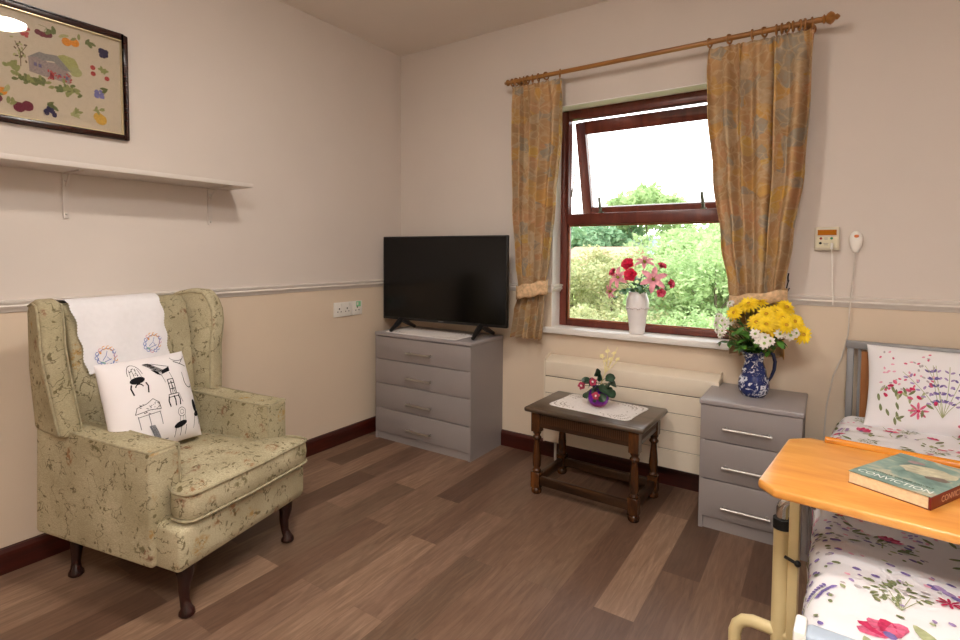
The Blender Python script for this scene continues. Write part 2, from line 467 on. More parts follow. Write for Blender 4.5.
# ------------------------------------------------------------------ room
H = 2.45; XR = 3.75; YF = -3.75; DZ = .928
def wall_faces(mb, pts_low, pts_up):
    mb.add(pts_low, [(0, 1, 2, 3)], 1); mb.add(pts_up, [(0, 1, 2, 3)], 0)
WM = [M['wall_up'], M['wall_low']]
def side_wall(name, ax, c, a0, a1, th):
    mb = MB()
    for z0, z1, m in ((0, DZ, 1), (DZ, H, 0)):
        if ax == 'x': mb.box(min(c, c+th), max(c, c+th), a0, a1, z0, z1, m)
        else: mb.box(a0, a1, min(c, c+th), max(c, c+th), z0, z1, m)
    return struct(mb.build(name, WM, smooth=False, merge=False))
side_wall('wall_left', 'x', 0, YF-.15, .15, -.15)
side_wall('wall_right', 'x', XR, YF-.15, .15, .15)
side_wall('wall_front', 'y', YF, 0, XR, -.15)
# window wall with its opening
OX0, OX1, OZ0, OZ1 = 1.112, 2.055, .705, 1.95
REV = .15
mb = MB()
def wb(x0, x1, z0, z1):
    for a, b, m in ((0, DZ, 1), (DZ, H, 0)):
        lo, hi = max(z0, a), min(z1, b)
        if hi > lo: mb.box(x0, x1, 0, REV, lo, hi, m)
wb(0, OX0, 0, H); wb(OX1, XR, 0, H); wb(OX0, OX1, 0, OZ0-.01); wb(OX0, OX1, OZ1, H)
struct(mb.build('wall_back', WM, smooth=False, merge=False))
mb = MB(); mb.box(-.15, XR+.15, YF-.15, .15, -.1, 0); struct(mb.build('floor', M['floor'], smooth=False))
mb = MB(); mb.box(-.15, XR+.15, YF-.15, .15, H, H+.1); struct(mb.build('ceiling', M['ceil'], smooth=False))
# white painted reveal linings
mb = MB(); mb.box(OX0-.001, OX0+.004, .001, .11, OZ0, OZ1); mb.box(OX1-.004, OX1+.001, .001, .11, OZ0, OZ1)
struct(mb.build('trim_1', M['white_gloss'], smooth=False))
mb = MB(); mb.box(OX0+.005, OX1-.005, .001, .1, OZ1-.004, OZ1+.001); struct(mb.build('trim_7', M['reveal_top'], smooth=False))
# skirting boards
def skirt(name, ax, c, a0, a1, sgn, mat):
    prof = [(0, 0), (.018, 0), (.018, .075), (.012, .088), (0, .09)]
    mb = MB()
    if ax == 'x': mb.prism([(c+sgn*p[0], p[1]) for p in prof], a0, a1, 'y')
    else: mb.prism([(c+sgn*p[0], p[1]) for p in prof], a0, a1, 'x')
    struct(mb.build(name, mat, smooth=False))
skirt('baseboard_left', 'x', 0, YF, 0, 1, M['skirt'])
skirt('baseboard_right', 'x', XR, YF, 0, -1, M['skirt'])
skirt('baseboard_back', 'y', 0, .018, XR-.018, -1, M['skirt_x'])
skirt('baseboard_front', 'y', YF, .018, XR-.018, 1, M['skirt_x'])
# dado rails
DP = [(0, DZ-.002), (.006, DZ), (.008, DZ+.008), (.014, DZ+.012), (.018, DZ+.02), (.012, DZ+.026), (.02, DZ+.034), (.02, DZ+.04), (0, DZ+.043)]
def dado(name, ax, c, segs, sgn):
    mb = MB()
    for a0, a1 in segs: mb.prism([(c+sgn*p[0], p[1]) for p in DP], a0, a1, 'y' if ax == 'x' else 'x')
    struct(mb.build(name, M['dado'], smooth=True, angle=50, merge=False))
dado('trim_2', 'x', 0, [(YF, 0)], 1)
dado('trim_3', 'y', 0, [(.02, OX0), (OX1, XR-.02)], -1)
dado('trim_4', 'x', XR, [(YF, 0)], -1)
dado('trim_5', 'y', YF, [(.02, XR-.02)], 1)
dado('trim_6', 'x', OX0+.004, [(-.02, .10)], 1)

# ------------------------------------------------------------------ window
win = struct(bpy.data.objects.new('window_1', None)); COL.objects.link(win)
FY0, FY1 = .10, .15
mb = MB()
FL, FR, FB, FT = OX0+.003, OX1-.003, .735, 1.945
TZ0, TZ1 = 1.305, 1.367   # transom
mb.box(FL, FL+.045, FY0, FY1, FB, FT); mb.box(FR-.045, FR, FY0, FY1, FB, FT)
mb.box(FL+.045, FR-.045, FY0, FY1, FB, FB+.035); mb.box(FL+.045, FR-.045, FY0, FY1, FT-.05, FT)
mb.box(FL+.045, FR-.045, FY0-.008, FY1, TZ0, TZ1)
mb.build('window_frame', M['frame'], win, bevel=.003)
mb = MB(); mb.box(FL+.04, FR-.04, .122, .127, FB+.03, TZ0+.005); mb.build('glass', M['glass'], win, smooth=False)
# inner bead of the fixed light
mb = MB()
mb.box(FL+.045, FL+.053, .112, .122, FB+.035, TZ0); mb.box(FR-.053, FR-.045, .112, .122, FB+.035, TZ0)
mb.box(FL+.053, FR-.053, .112, .122, FB+.035, FB+.043); mb.box(FL+.053, FR-.053, .112, .122, TZ0-.008, TZ0)
mb.build('glazing_bead', simple('bead_wood', '9a5a34', .4), win)
# top-hung sash pushed open
sash = bpy.data.objects.new('sash', None); COL.objects.link(sash); sash.parent = win
sw, sh = (FR-FL-.09-.02), .55
mb = MB()
mb.box(0, .055, 0, .04, -sh, 0); mb.box(sw-.055, sw, 0, .04, -sh, 0); mb.box(.055, sw-.055, 0, .04, -.07, 0); mb.box(.055, sw-.055, 0, .04, -sh, -sh+.06)
f = mb.build('sash_frame', M['frame'], sash, bevel=.003)
mb = MB(); mb.box(.05, sw-.05, .018, .022, -sh+.055, -.065); mb.build('glass', M['glass'], sash, smooth=False)
sash.location = (FL+.045+.008, .165, 1.888); sash.rotation_euler = (radians(15), 0, 0)
for x in (FL+.235, FL+.755):
    mb = MB(); mb.tube([(x, .105, TZ1+.003), (x-.004, .10, TZ1+.04), (x-.010, .10, TZ1+.085)], [.008, .008, .007], 8)
    mb.box(x-.012, x+.012, .096, .125, TZ1, TZ1+.008)
    mb.build('window_stay', M['stay'], win)
for x, s in ((FL+.049, 1), (FR-.049, -1)):
    mb = MB(); mb.tube([(x, .14, TZ1+.10), (x+s*.003, .19, TZ1+.30)], .004, 6); mb.build('friction_arm', M['steel'], win)
mb = MB(); mb.box(OX0-.035, OX1+.05, -.04, 0.0, .703, .735); mb.box(OX0, OX1, -.001, FY0+.03, .703, .735)
mb.build('window_sill', M['white_gloss'], win, bevel=.006)

# ------------------------------------------------------------------ radiator
rad = thing('panel_radiator', 'long low cream panelled radiator on the wall under the window', 'radiator', (1.125, 0, 0))
RW = .86
mb = MB()
zs = [.115, .208, .297, .386, .477]
for a, b in zip(zs, zs[1:]): mb.box(0, RW, -.10, -.03, a+.0015, b-.0015)
mb.build('front_slat', M['radiator'], rad, bevel=.0015, seg=1)
mb = MB(); mb.prism([(-.10, .479), (-.03, .479), (-.012, .585), (-.04, .585), (-.10, .56)], 0, RW, 'x')
mb.build('top_cowl', M['radiator'], rad, bevel=.005)
mb = MB(); mb.box(.003, RW-.003, -.094, -.012, .118, .56); mb.build('casing', M['dark_gap'], rad, smooth=False)
for x in (-.006, RW):
    mb = MB(); mb.prism([(-.102, .114), (-.005, .114), (-.005, .592), (-.04, .592), (-.102, .566)], x, x+.006, 'x'); mb.build('end_cap', M['radiator'], rad)
mb = MB(); mb.tube([(.045, -.05, .115), (.045, -.05, .0)], .008, 10); mb.build('pipe', M['white_pl'], rad)

# ------------------------------------------------------------------ wall shelf
sh_ = thing('wall_shelf', 'long off-white shelf on two metal brackets below the embroidered picture', 'shelf', (0, -2.15, 1.44))
mb = MB(); mb.box(.001, .20, -.9, .892, 0, .018); mb.build('shelf_board', M['shelf'], sh_, bevel=.002)
for y in (.221, .794, -.45):
    mb = MB(); mb.box(.001, .008, y-.01, y+.01, -.17, 0); mb.box(.001, .15, y-.008, y+.008, -.006, 0)
    mb.tube([(.008, y, -.05), (.045, y, -.004)], .004, 6)
    b = mb.build('bracket', M['shelf'], sh_)
    for z in (-.155, -.03): mb = MB(); mb.ball((.009, y, z), .005, 0, 8, 5); mb.build('screw', M['steel'], b)

# ------------------------------------------------------------------ picture
pic = thing('framed_picture', 'framed embroidery of a cottage ringed by fruit, hung above the shelf', 'picture', (0, -1.963, 1.805))
PW, PH = .258, .209
mb = MB()
fp = [(.0, 0), (.02, 0), (.024, .004), (.022, .010), (.014, .016), (0, .018)]
def frame_ring(mb, w, h, wd, d0, d1, m=0):
    mb.box(d0, d1, -w, -w+wd, -h, h, m); mb.box(d0, d1, w-wd, w, -h, h, m)
    mb.box(d0, d1, -w+wd, w-wd, h-wd, h, m); mb.box(d0, d1, -w+wd, w-wd, -h, -h+wd, m)
frame_ring(mb, PW, PH, .021, .002, .024); mb.build('frame', M['pic_frame'], pic, bevel=.004)
mb = MB(); frame_ring(mb, PW-.020, PH-.020, .004, .003, .019); mb.build('gilt_slip', M['gilt'], pic)
mb = MB(); mb.box(.012, .014, -PW+.02, PW-.02, -PH+.02, PH-.02); mb.build('glass', M['pic_glass'], pic, smooth=False)
cols = dict(g1='6f7348', g2='8f8f5c', g3='a9a574', red='8a2f38', cher='6a2430', org='d98a34', pur='3c3450', lil='7d78a8', yel='cfa24a', plum='74303f', wall='9c8a86', roof='8d8783', win='6f6585', brn='6b5540', rose='b34a48', hill='a8a36a')
ck = list(cols); PM = [M['pic_mat']]+[simple('stitch_'+k, cols[k], .9, spec=.1, var=.15, vscale=150) for k in ck]
ci = {k: i+1 for i, k in enumerate(ck)}
mb = MB(); mb.box(.002, .006, -PW+.02, PW-.02, -PH+.02, PH-.02, 0)
cnt = [0]
def PS(y, z): return (.0062, y, z)
def GP(u, v):
    return (.0062+cnt[0]*.000006, u+1.963, v-1.805)
def pe(u, v, a, b, ang, c, n=10, jag=.1, pt=False):
    cnt[0] += 1; ell(mb, GP, u, v, a, b, ang, ci[c], n, jag, pt)
def leafs(u, v, c, k=3, s=.014):
    for i in range(k): pe(u+random.uniform(-.012, .012), v+random.uniform(-.008, .008), s, s*.45, random.uniform(0, pi), c, 8, .1, True)
def fruit(u, v, c, r, k=1, sp=.01):
    r *= 1.3
    for i in range(k): pe(u+(random.uniform(-sp, sp) if k > 1 else 0), v+(random.uniform(-sp, sp) if k > 1 else 0), r, r, 0, c, 10, .03)
# bushes, cottage, hill
pe(-1.915, 1.85, .04, .03, 0, 'hill', 14); pe(-1.885, 1.825, .022, .018, 0, 'g3', 12)
blob(mb, GP, [(-2.033, 1.842), (-2.03, 1.79), (-1.975, 1.782), (-1.975, 1.836), (-2.0, 1.862)], ci['wall'])
cnt[0] += 3
blob(mb, GP, [(-2.036, 1.84), (-2.0, 1.868), (-1.965, 1.864), (-1.962, 1.845), (-1.99, 1.84), (-2.012, 1.85)], ci['roof'])
blob(mb, GP, [(-1.975, 1.838), (-1.975, 1.784), (-1.905, 1.775), (-1.9, 1.808), (-1.94, 1.842)], ci['wall'])
cnt[0] += 3
blob(mb, GP, [(-1.985, 1.866), (-1.945, 1.87), (-1.9, 1.82), (-1.93, 1.822), (-1.955, 1.845), (-1.97, 1.845)], ci['roof'])
for (u, v) in ((-2.012, 1.82), (-1.998, 1.818), (-1.938, 1.798), (-1.915, 1.795)): cnt[0] += 1; stroke(mb, GP, [(u, v-.006), (u, v+.006)], .009, ci['win'])
cnt[0] += 1; stroke(mb, GP, [(-1.962, 1.778), (-1.962, 1.803)], .013, ci['red'])
for _ in range(26): pe(random.uniform(-1.975, -1.9), random.uniform(1.778, 1.81), .004, .003, random.uniform(0, 3), 'rose', 6)
for _ in range(34): pe(random.gauss(-2.035, .028), random.gauss(1.758, .008), .011, .006, random.uniform(0, 3), random.choice(['g1', 'g2', 'g1']), 8, .2)
for _ in range(14): pe(random.gauss(-2.075, .01), random.gauss(1.79, .012), .009, .007, random.uniform(0, 3), 'g2', 8, .2)
for _ in range(30): pe(random.gauss(-1.92, .02), random.gauss(1.752, .010), .010, .006, random.uniform(0, 3), random.choice(['g1', 'g2']), 8, .2)
for _ in range(22): pe(-2.058+random.gauss(0, .016), 1.862+random.gauss(0, .018), .006, .003, random.uniform(0, 3), random.choice(['g2', 'g3', 'brn']), 6, .2)
cnt[0] += 1; stroke(mb, GP, [(-2.055, 1.8), (-2.055, 1.85), (-2.07, 1.885)], .0025, ci['brn'])
cnt[0] += 1; stroke(mb, GP, [(-2.055, 1.845), (-2.035, 1.88)], .002, ci['brn'])
# ring of fruit
fruit(-2.045, 1.925, 'rose', .0045, 16, .017); leafs(-2.06, 1.94, 'g2', 4)
for d in (-.018, -.006, .006, .016): fruit(-1.984+d, 1.932-abs(d+.001)*-.3, 'cher', .008)
leafs(-1.965, 1.955, 'g1', 3, .015); stroke(mb, GP, [(-2.0, 1.965), (-1.975, 1.962), (-1.985, 1.94)], .0015, ci['g1'])
fruit(-1.914, 1.93, 'org', .012); fruit(-1.887, 1.935, 'org', .012); leafs(-1.93, 1.952, 'g3', 2, .013); leafs(-1.885, 1.955, 'g2', 2, .012)
fruit(-1.79, 1.925, 'pur', .005, 26, .013); leafs(-1.835, 1.945, 'g1', 5, .014)
for u, v in ((-1.828, 1.859), (-1.827, 1.836), (-1.779, 1.829)): fruit(u, v, 'rose', .007)
leafs(-1.79, 1.862, 'g2', 5, .013)
fruit(-1.808, 1.763, 'lil', .0045, 26, .014); leafs(-1.79, 1.78, 'g1', 4, .012)
fruit(-1.812, 1.672, 'yel', .014); fruit(-1.803, 1.663, 'yel', .016); leafs(-1.81, 1.698, 'g2', 5, .011)
leafs(-1.89, 1.664, 'g3', 8, .012); leafs(-1.885, 1.675, 'g2', 4, .011)
fruit(-1.972, 1.66, 'pur', .006, 10, .014); leafs(-1.965, 1.68, 'g1', 4, .014)
fruit(-2.063, 1.655, 'plum', .014); fruit(-2.039, 1.664, 'plum', .014); leafs(-2.085, 1.67, 'g2', 3)
fruit(-2.11, 1.7, 'org', .011); leafs(-2.1, 1.71, 'g3', 3)
for (u, v, c) in ((-2.13, 1.93, 'org'), (-2.14, 1.86, 'rose'), (-2.14, 1.77, 'lil'), (-2.13, 1.67, 'plum')): fruit(u, v, c, .01, 3, .01); leafs(u, v+.015, 'g2', 3)
mb.build('embroidery', PM, pic, smooth=False, merge=False)

# ------------------------------------------------------------------ sockets
def socket(name, label, y0, y1, n, grp):
    s_ = thing(name, label, 'socket', (0, (y0+y1)/2, .806), 0, None)
    w = (y1-y0)/2
    mb = MB(); mb.box(.001, .011, -w, w, -.043, .043); mb.build('face_plate', M['white_pl'], s_, bevel=.003)
    for i in range(n):
        c = (i-(n-1)/2)*.062; mb = MB()
        mb.box(.0112, .0122, c-.004, c+.004, .0, .009); mb.box(.0112, .0122, c-.016, c-.010, -.016, -.010); mb.box(.0112, .0122, c+.010, c+.016, -.016, -.010)
        mb.build('pin_hole', M['black_matte'], s_, smooth=False)
    for i in range(n):
        c = (i-(n-1)/2)*.062+(.02 if n > 1 else .0)
        mb = MB(); mb.box(.011, .015, c-.006, c+.006, .018, .034); mb.build('switch', M['white_pl'], s_, bevel=.001)
    return s_
socket('wall_socket', 'white double plug socket low on the left wall beside the chest', -.603, -.462, 2, None)
s_ = socket('wall_socket', 'white single plug socket with a green sticker, nearest the chest', -.460, -.375, 1, None)
mb = MB(); mb.box(.0112, .0118, -.01, .028, .008, .040); mb.build('sticker', M['green_st'], s_, smooth=False)

# ------------------------------------------------------------------ chest and bedside cabinet
def bar_handle(mb, x0, x1, y, z, r=.005):
    mb.tube([(x0, y-.028, z), (x1, y-.028, z)], r, 10)
    for x in (x0+.012, x1-.012): mb.tube([(x, y, z), (x, y-.028, z)], r*.8, 8)
def drawer_unit(name, label, cat, loc, rz, w, d, h, zs, hx0, hx1, hz, topov):
    u = thing(name, label, cat, loc, rz)
    mb = MB()
    mb.box(0, .016, -d, 0, 0, h-.02); mb.box(w-.016, w, -d, 0, 0, h-.02); mb.box(.016, w-.016, -.02, 0, .0, h-.02)
    mb.box(.016, w-.016, -d+.02, -.02, .04, .055)
    mb.build('body', M['grey'], u, smooth=False)
    mb = MB(); mb.box(.016, w-.016, -d+.008, -d+.02, 0, zs[-1]-.003); mb.build('plinth', M['grey'], u)
    mb = MB(); mb.box(.016, w-.016, -d+.022, -d+.03, .03, h-.022); mb.build('inner_panel', M['grey_dark'], u, smooth=False)
    mb = MB(); mb.box(-topov, w+topov, -d-topov*1.5, 0, h-.022, h); mb.build('top_panel', M['grey_top'], u, bevel=.006, seg=3)
    for i, (a, b) in enumerate(zip(zs, zs[1:])):
        mb = MB(); mb.box(.003, w-.003, -d-.002, -d+.016, b+.002, a-.002); dr = mb.build('drawer', M['grey'], u, bevel=.0015)
        mb = MB(); bar_handle(mb, hx0, hx1, -d-.002, hz[i]); mb.build('handle', M['steel'], dr)
    return u
drawer_unit('chest_of_drawers', 'grey chest of four drawers in the corner under the television', 'chest of drawers', (.098, -.003, 0), 0,
            .705, .346, .66, [.636, .497, .348, .195, .046], .265, .445, [.558, .408, .255, .10], .004)
drawer_unit('bedside_cabinet', 'grey three-drawer bedside cabinet with long bar handles by the bed', 'cabinet', (1.964, -.005, 0), 0,
            .358, .358, .545, [.523, .376, .212, .05], .088, .262, [.437, .278, .11], .006)

# ------------------------------------------------------------------ television
tv = thing('television', 'flat black television standing on the grey chest of drawers', 'television', (.50, -.205, .663), radians(4))
TW, TH, TB = .865, .516, .066
mb = MB(); mb.box(-TW/2, TW/2, -.012, .014, TB, TB+TH); mb.box(-TW*.36, TW*.36, .014, .045, TB+.03, TB+TH*.62)
mb.build('casing', M['black'], tv, bevel=.004)
mb = MB(); mb.box(-TW/2+.008, TW/2-.008, -.0135, -.012, TB+.016, TB+TH-.008); mb.build('screen', M['screen'], tv, smooth=False)
mb = MB(); mb.box(-.018, .018, -.0138, -.0125, TB+.006, TB+.011); mb.build('maker_badge', simple('badge_grey', '6a6a6c', .4), tv)
for x in (-.30, .265):
    mb = MB(); s = 1 if x > 0 else -1
    for yy in (-.105, .150):
        mb.tube([(x, 0, TB+.006), (x, yy*.45, TB-.026), (x+s*.004, yy, .007)], [.018, .016, .010], 8)
    mb.build('foot', M['black'], tv)

# ------------------------------------------------------------------ lace mats
def doily(name, label, cx, cy, z, w, d, rz, strip=False):
    mb = MB(); n = 56; out = []
    def rim(k):
        t = 2*pi*k/n; c, s_ = cos(t), sin(t); e = .32
        x = w/2*math.copysign(abs(c)**e, c); y = d/2*math.copysign(abs(s_)**e, s_)
        f_ = 1+.022*sin(k*pi)  # scallops
        return x, y
    N = 224
    pts = []
    for k in range(N):
        t = 2*pi*k/N; c, s_ = cos(t), sin(t); e = .17
        x = w/2*math.copysign(abs(c)**e, c); y = d/2*math.copysign(abs(s_)**e, s_)
        sc = .985+.02*abs(sin(k*pi/7))
        pts.append((x*sc, y*sc))
    vs = []
    for r, zz in ((1, 0), (1, .0022), (.9, .003), (.5, .003)): vs += [(p[0]*r, p[1]*r, zz) for p in pts]
    fs = [tuple(range(N-1, -1, -1))]
    for j in range(3): fs += [(j*N+i, j*N+(i+1) % N, (j+1)*N+(i+1) % N, (j+1)*N+i) for i in range(N)]
    fs.append(tuple(range(3*N, 4*N)))
    mb.add(vs, fs, 0)
    G = lambda u, v: (u, v, .0034)
    for rr in (.93, .80, .72):
        k2 = int(46*rr)
        for k in range(k2):
            t = 2*pi*(k+.5*(rr == .80))/k2; c, s_ = cos(t), sin(t); e = .3
            x = w/2*rr*math.copysign(abs(c)**e, c); y = d/2*rr*math.copysign(abs(s_)**e, s_)
            ell(mb, G, x, y, .0052, .0032, t+(.6 if k % 2 else -.6), 1, 6)
    o = mb.build(name, [M['lace'], M['lace_hole']], smooth=False, merge=False)
    o.location = (cx, cy, z); o.rotation_euler = (0, 0, rz)
    return o
tag(doily('lace_mat', '', .425, -.222, .6605, .54, .235, radians(-1)), 'white lace runner lying under the television on the chest', 'doily')
tag(doily('lace_doily', '', 1.505, -.315, .4205, .40, .262, radians(-6)), 'white scalloped lace doily on the dark wooden stool', 'doily')

# ------------------------------------------------------------------ stool
st = thing('side_stool', 'dark oak joint stool with turned legs in front of the radiator', 'stool', (1.50, -.335, 0), radians(-1))
LX, LY = .232, .142
mb = MB(); mb.box(-.282, .282, -.188, .188, .396, .42); mb.build('top', M['oak_top'], st, bevel=.010, seg=3)
mb = MB()
mb.box(-LX, LX, -LY-.016, -LY+.004, .325, .396); mb.box(-LX, LX, LY-.004, LY+.016, .325, .396)
mb.box(-LX-.016, -LX+.004, -LY, LY, .325, .396); mb.box(LX-.004, LX+.016, -LY, LY, .325, .396)
ap = mb.build('apron', M['dark_wood'], st, smooth=False)
mb = MB()
for i in range(44):
    x = -LX+.03+i*(2*LX-.06)/43; mb.box(x-.0022, x+.0022, -LY-.0185, -LY-.0155, .345, .384)
mb.build('fluting', M['flute'], ap); mb = MB()
for i in range(24):
    y = -LY+.03+i*(2*LY-.06)/23; mb.box(LX+.0155, LX+.0185, y-.0022, y+.0022, .345, .384)
mb.build('fluting', M['flute'], ap)
for sx in (-1, 1):
    for sy in (-1, 1):
        mb = MB(); x, y = sx*LX, sy*LY
        mb.box(x-.022, x+.022, y-.022, y+.022, .30, .396); mb.box(x-.022, x+.022, y-.022, y+.022, .03, .105)
        mb.lathe([(.018, .104), (.022, .112), (.014, .122), (.019, .135), (.0205, .17), (.017, .21), (.0135, .245), (.013, .258), (.02, .266), (.0215, .272), (.014, .282), (.020, .294), (.020, .302)], x, y, 16)
        mb.lathe([(.018, 0), (.024, .006), (.025, .018), (.021, .03)], x, y, 16)
        mb.build('leg', M['leg_wood'], st, bevel=.0015, seg=1)
mb = MB()
for s in (-1, 1):
    mb.box(-LX+.02, LX-.02, s*LY-.012, s*LY+.012, .045, .085); mb.box(s*LX-.012, s*LX+.012, -LY+.02, LY-.02, .045, .085)
mb.build('stretcher', M['dark_wood'], st, bevel=.003)

# ------------------------------------------------------------------ armchair
AO = Vector((.408, -1.729, 0)); AR = radians(12.5)
ch = thing('wingback_armchair', 'sage green floral wingback armchair with dark cabriole legs by the left wall', 'armchair', AO, AR)
mb = MB(); mb.prism([(-.335, .175), (.33, .165), (.345, .19), (.345, .30), (-.32, .34)], -.29, .29, 'y')
mb.build('seat_base', M['fabric'], ch, bevel=.018, seg=3)
def puffy(outline, z0, z1, crown, bulge=.006, rnd=.02):
    cx = sum(p[0] for p in outline)/len(outline); cy = sum(p[1] for p in outline)/len(outline)
    # densify
    P = []
    for (a, b) in zip(outline, outline[1:]+outline[:1]):
        k = max(1, int(sqrt((a[0]-b[0])**2+(a[1]-b[1])**2)/.02))
        P += [(a[0]+(b[0]-a[0])*i/k, a[1]+(b[1]-a[1])*i/k) for i in range(k)]
    for _ in range(3):
        n = len(P); P = [((P[i-1][0]+2*P[i][0]+P[(i+1) % n][0])/4, (P[i-1][1]+2*P[i][1]+P[(i+1) % n][1])/4) for i in range(n)]
    n = len(P)
    def ring(off, z):
        return [(p[0]+(cx-p[0])*off, p[1]+(cy-p[1])*off, z) for p in P]
    h = z1-z0
    rings = [ring(1, z0-.0), ring(.5, z0), ring(.08, z0), ring(.02, z0+.004), ring(0, z0+rnd*.6), ring(-.012, z0+h*.5), ring(0, z1-rnd*.6), ring(.012, z1-.004),
             ring(.04, z1+crown*.15), ring(.12, z1+crown*.4), ring(.28, z1+crown*.72), ring(.5, z1+crown*.92), ring(.75, z1+crown), ring(1, z1+crown)]
    vs = [p for r in rings for p in r]
    fs = [(j*n+i, j*n+(i+1) % n, (j+1)*n+(i+1) % n, (j+1)*n+i) for j in range(len(rings)-1) for i in range(n)]
    return vs, fs, P
out = [(-.2, -.19), (.25, -.19), (.25, -.262), (.350, -.262), (.368, 0), (.365, .295), (.25, .295), (.25, .19), (-.2, .19)]
vs, fs, P = puffy(out, .312, .398, .026)
mb = MB(); mb.add(vs, fs); cu = mb.build('seat_cushion', M['fabric'], ch, angle=80)
mb = MB()
for z in (.316, .400):
    pp = [(p[0]*1.004, p[1]*1.006, z) for p in P]; mb.tube(pp+pp[:2], .0045, 6)
mb.build('piping', M['piping'], cu)
for s in (-1, 1):
    mb = MB()
    y0, y1 = (s*.308, s*.198)
    z = .537 if s < 0 else .55
    a, b = min(y0, y1), max(y0, y1)
    mb.prism([(-.325, .175), (.243, .17), (.243, z-.004), (.10, z), (-.305, z+.022)], a, b, 'y')
    arm = mb.build('arm', M['fabric'], ch, bevel=.014, seg=4)
    mb = MB(); e = .0125
    mb.tube([(-.27, y0-s*.004, z+.018), (.10, y0-s*.004, z-.003), (.237, y0-s*.004, z-.007), (.240, y1+s*.004, z-.007), (.10, y1+s*.004, z-.003), (-.2, y1+s*.004, z+.016)], .0042, 6)
    mb.tube([(.240, y1+s*.004, z-.007), (.243, y1+s*.004, .40)], .0042, 6)
    mb.build('piping', M['piping'], arm)
mb = MB(); mb.prism([(-.31, .18), (-.165, .30), (-.175, .45), (-.19, .62), (-.21, .82), (-.232, .93), (-.262, .962), (-.31, .962), (-.343, .93), (-.340, .82), (-.315, .55)], -.245, .245, 'y')
mb.build('backrest', M['fabric'], ch, bevel=.012, seg=3)
def wing(s):
    # side profile (distance forward of the back, height); the wing flares outward towards its front edge
    prof = [(.03, .535), (.10, .53), (.215, .53), (.205, .62), (.192, .74), (.194, .84), (.190, .90), (.172, .950), (.15, .980), (.09, .985), (.03, .972), (-.005, .94), (-.005, .74)]
    def P(p, z, side):
        fl = .16+.22*max(0, min(1, (z-.54)/.3))
        th = .07 if side else 0
        return (-.335+p+(.0 if side == 0 else -.01), s*(.232+p*fl+th*(1-.25*p)), z)
    N = len(prof); vs = [P(p, z, 0) for p, z in prof]+[P(p, z, 1) for p, z in prof]
    cp = (.10, .76); vs += [P(*cp, 0), P(*cp, 1)]
    fs = [(i, (i+1) % N, 2*N) for i in range(N)]+[(N+(i+1) % N, N+i, 2*N+1) for i in range(N)]+[(i, N+i, N+(i+1) % N, (i+1) % N) for i in range(N)]
    mb = MB(); mb.add(vs, fs); w_ = mb.build('wing', M['fabric'], ch, bevel=.016, seg=4, angle=60)
    for sd in (0, 1):
        mb = MB(); pr = [Vector(P(.1+(p-.1)*(.93), .76+(z-.76)*.94, sd))+Vector((0, s*(.0015 if sd else -.0015), 0)) for p, z in prof[2:11]]
        mb.tube(pr, .0038, 6); mb.build('piping', M['piping'], w_)
for s in (-1, 1): wing(s)
for (x, y, fx, fy) in ((.28, -.232, .302, -.235), (.28, .232, .302, .235), (-.245, -.225, -.235, -.232), (-.245, .225, -.235, .232)):
    mb = MB(); d = 1 if x > 0 else .6
    dx, dy = (fx-x), (fy-y)
    mb.tube([(x, y, .19), (x+.012*d, y, .16), (x+.016*d, y, .125), (x+.008*d, y, .085), (x+dx*.5, y+dy*.5, .045), (x+dx*.9, y+dy, .026), (fx, fy, .015), (fx, fy, .006), (fx, fy, 0)],
            [.034, .031, .024, .0175, .0145, .017, .024, .025, .019], 14)
    mb.build('leg', M['mahog_leg'], ch)

# antimacassar draped over the top of the back
PTH = [(-.352, .84), (-.352, .92), (-.338, .952), (-.312, .971), (-.262, .971), (-.236, .956), (-.222, .92), (-.209, .84), (-.198, .76), (-.190, .71)]
def path_at(t):
    L = [0]
    for a, b in zip(PTH, PTH[1:]): L.append(L[-1]+sqrt((a[0]-b[0])**2+(a[1]-b[1])**2))
    s = max(0, min(1, t))*L[-1]
    for i in range(len(PTH)-1):
        if s <= L[i+1]+1e-9:
            k = (s-L[i])/(L[i+1]-L[i]); a, b = PTH[i], PTH[i+1]
            return a[0]+(b[0]-a[0])*k, a[1]+(b[1]-a[1])*k
    return PTH[-1]
TL = sum(sqrt((a[0]-b[0])**2+(a[1]-b[1])**2) for a, b in zip(PTH, PTH[1:]))
def AS(u, v):  # u across (m, 0..0.33), v along from the back (m)
    x, z = path_at(v/TL)
    y = -.258+u*(1.08-.12*(v/TL))+.06*(v/TL)
    fold = .003*sin(u*38+v*9)*min(1, v/TL*1.6)
    return (x+.004+fold, y+.004*sin(v*70), z+.003)
mb = MB(); mb.grid(lambda a, b: AS(a*.33, b*(TL+.0)), 33, 44)
G = lifted(AS, -.0022)
for cu_, cv_ in ((.075, TL-.052), (.265, TL-.075)):
    for i in range(14):
        a = 2*pi*i/14
        m_ = 2 if .8 < a < 1.9 or (a > 5.6) else 1
        stroke(mb, G, arc(cu_+.033*cos(a), cv_-.033*sin(a), .0065, 0, 5, 6), .0024, m_ if i % 5 else 3)
    stroke(mb, G, arc(cu_, cv_, .03, 0, 2*pi, 20), .0018, 1)
    stroke(mb, G, [(cu_-.016, cv_+.012), (cu_, cv_-.004), (cu_+.004, cv_-.02)], .002, 1)
    stroke(mb, G, [(cu_-.012, cv_+.018), (cu_+.016, cv_+.01)], .002, 1); stroke(mb, G, [(cu_+.002, cv_+.0), (cu_+.012, cv_+.015)], .0018, 1)
    ell(mb, G, cu_-.02, cv_-.018, .007, .004, 1, 2, 8); ell(mb, G, cu_-.018, cv_+.02, .008, .004, .4, 4, 8)
for side in (0, .33):
    for i in range(46):
        ell(mb, lifted(AS, -.0008), side, i*TL/46+.005, .006, .006, 0, 0, 8)
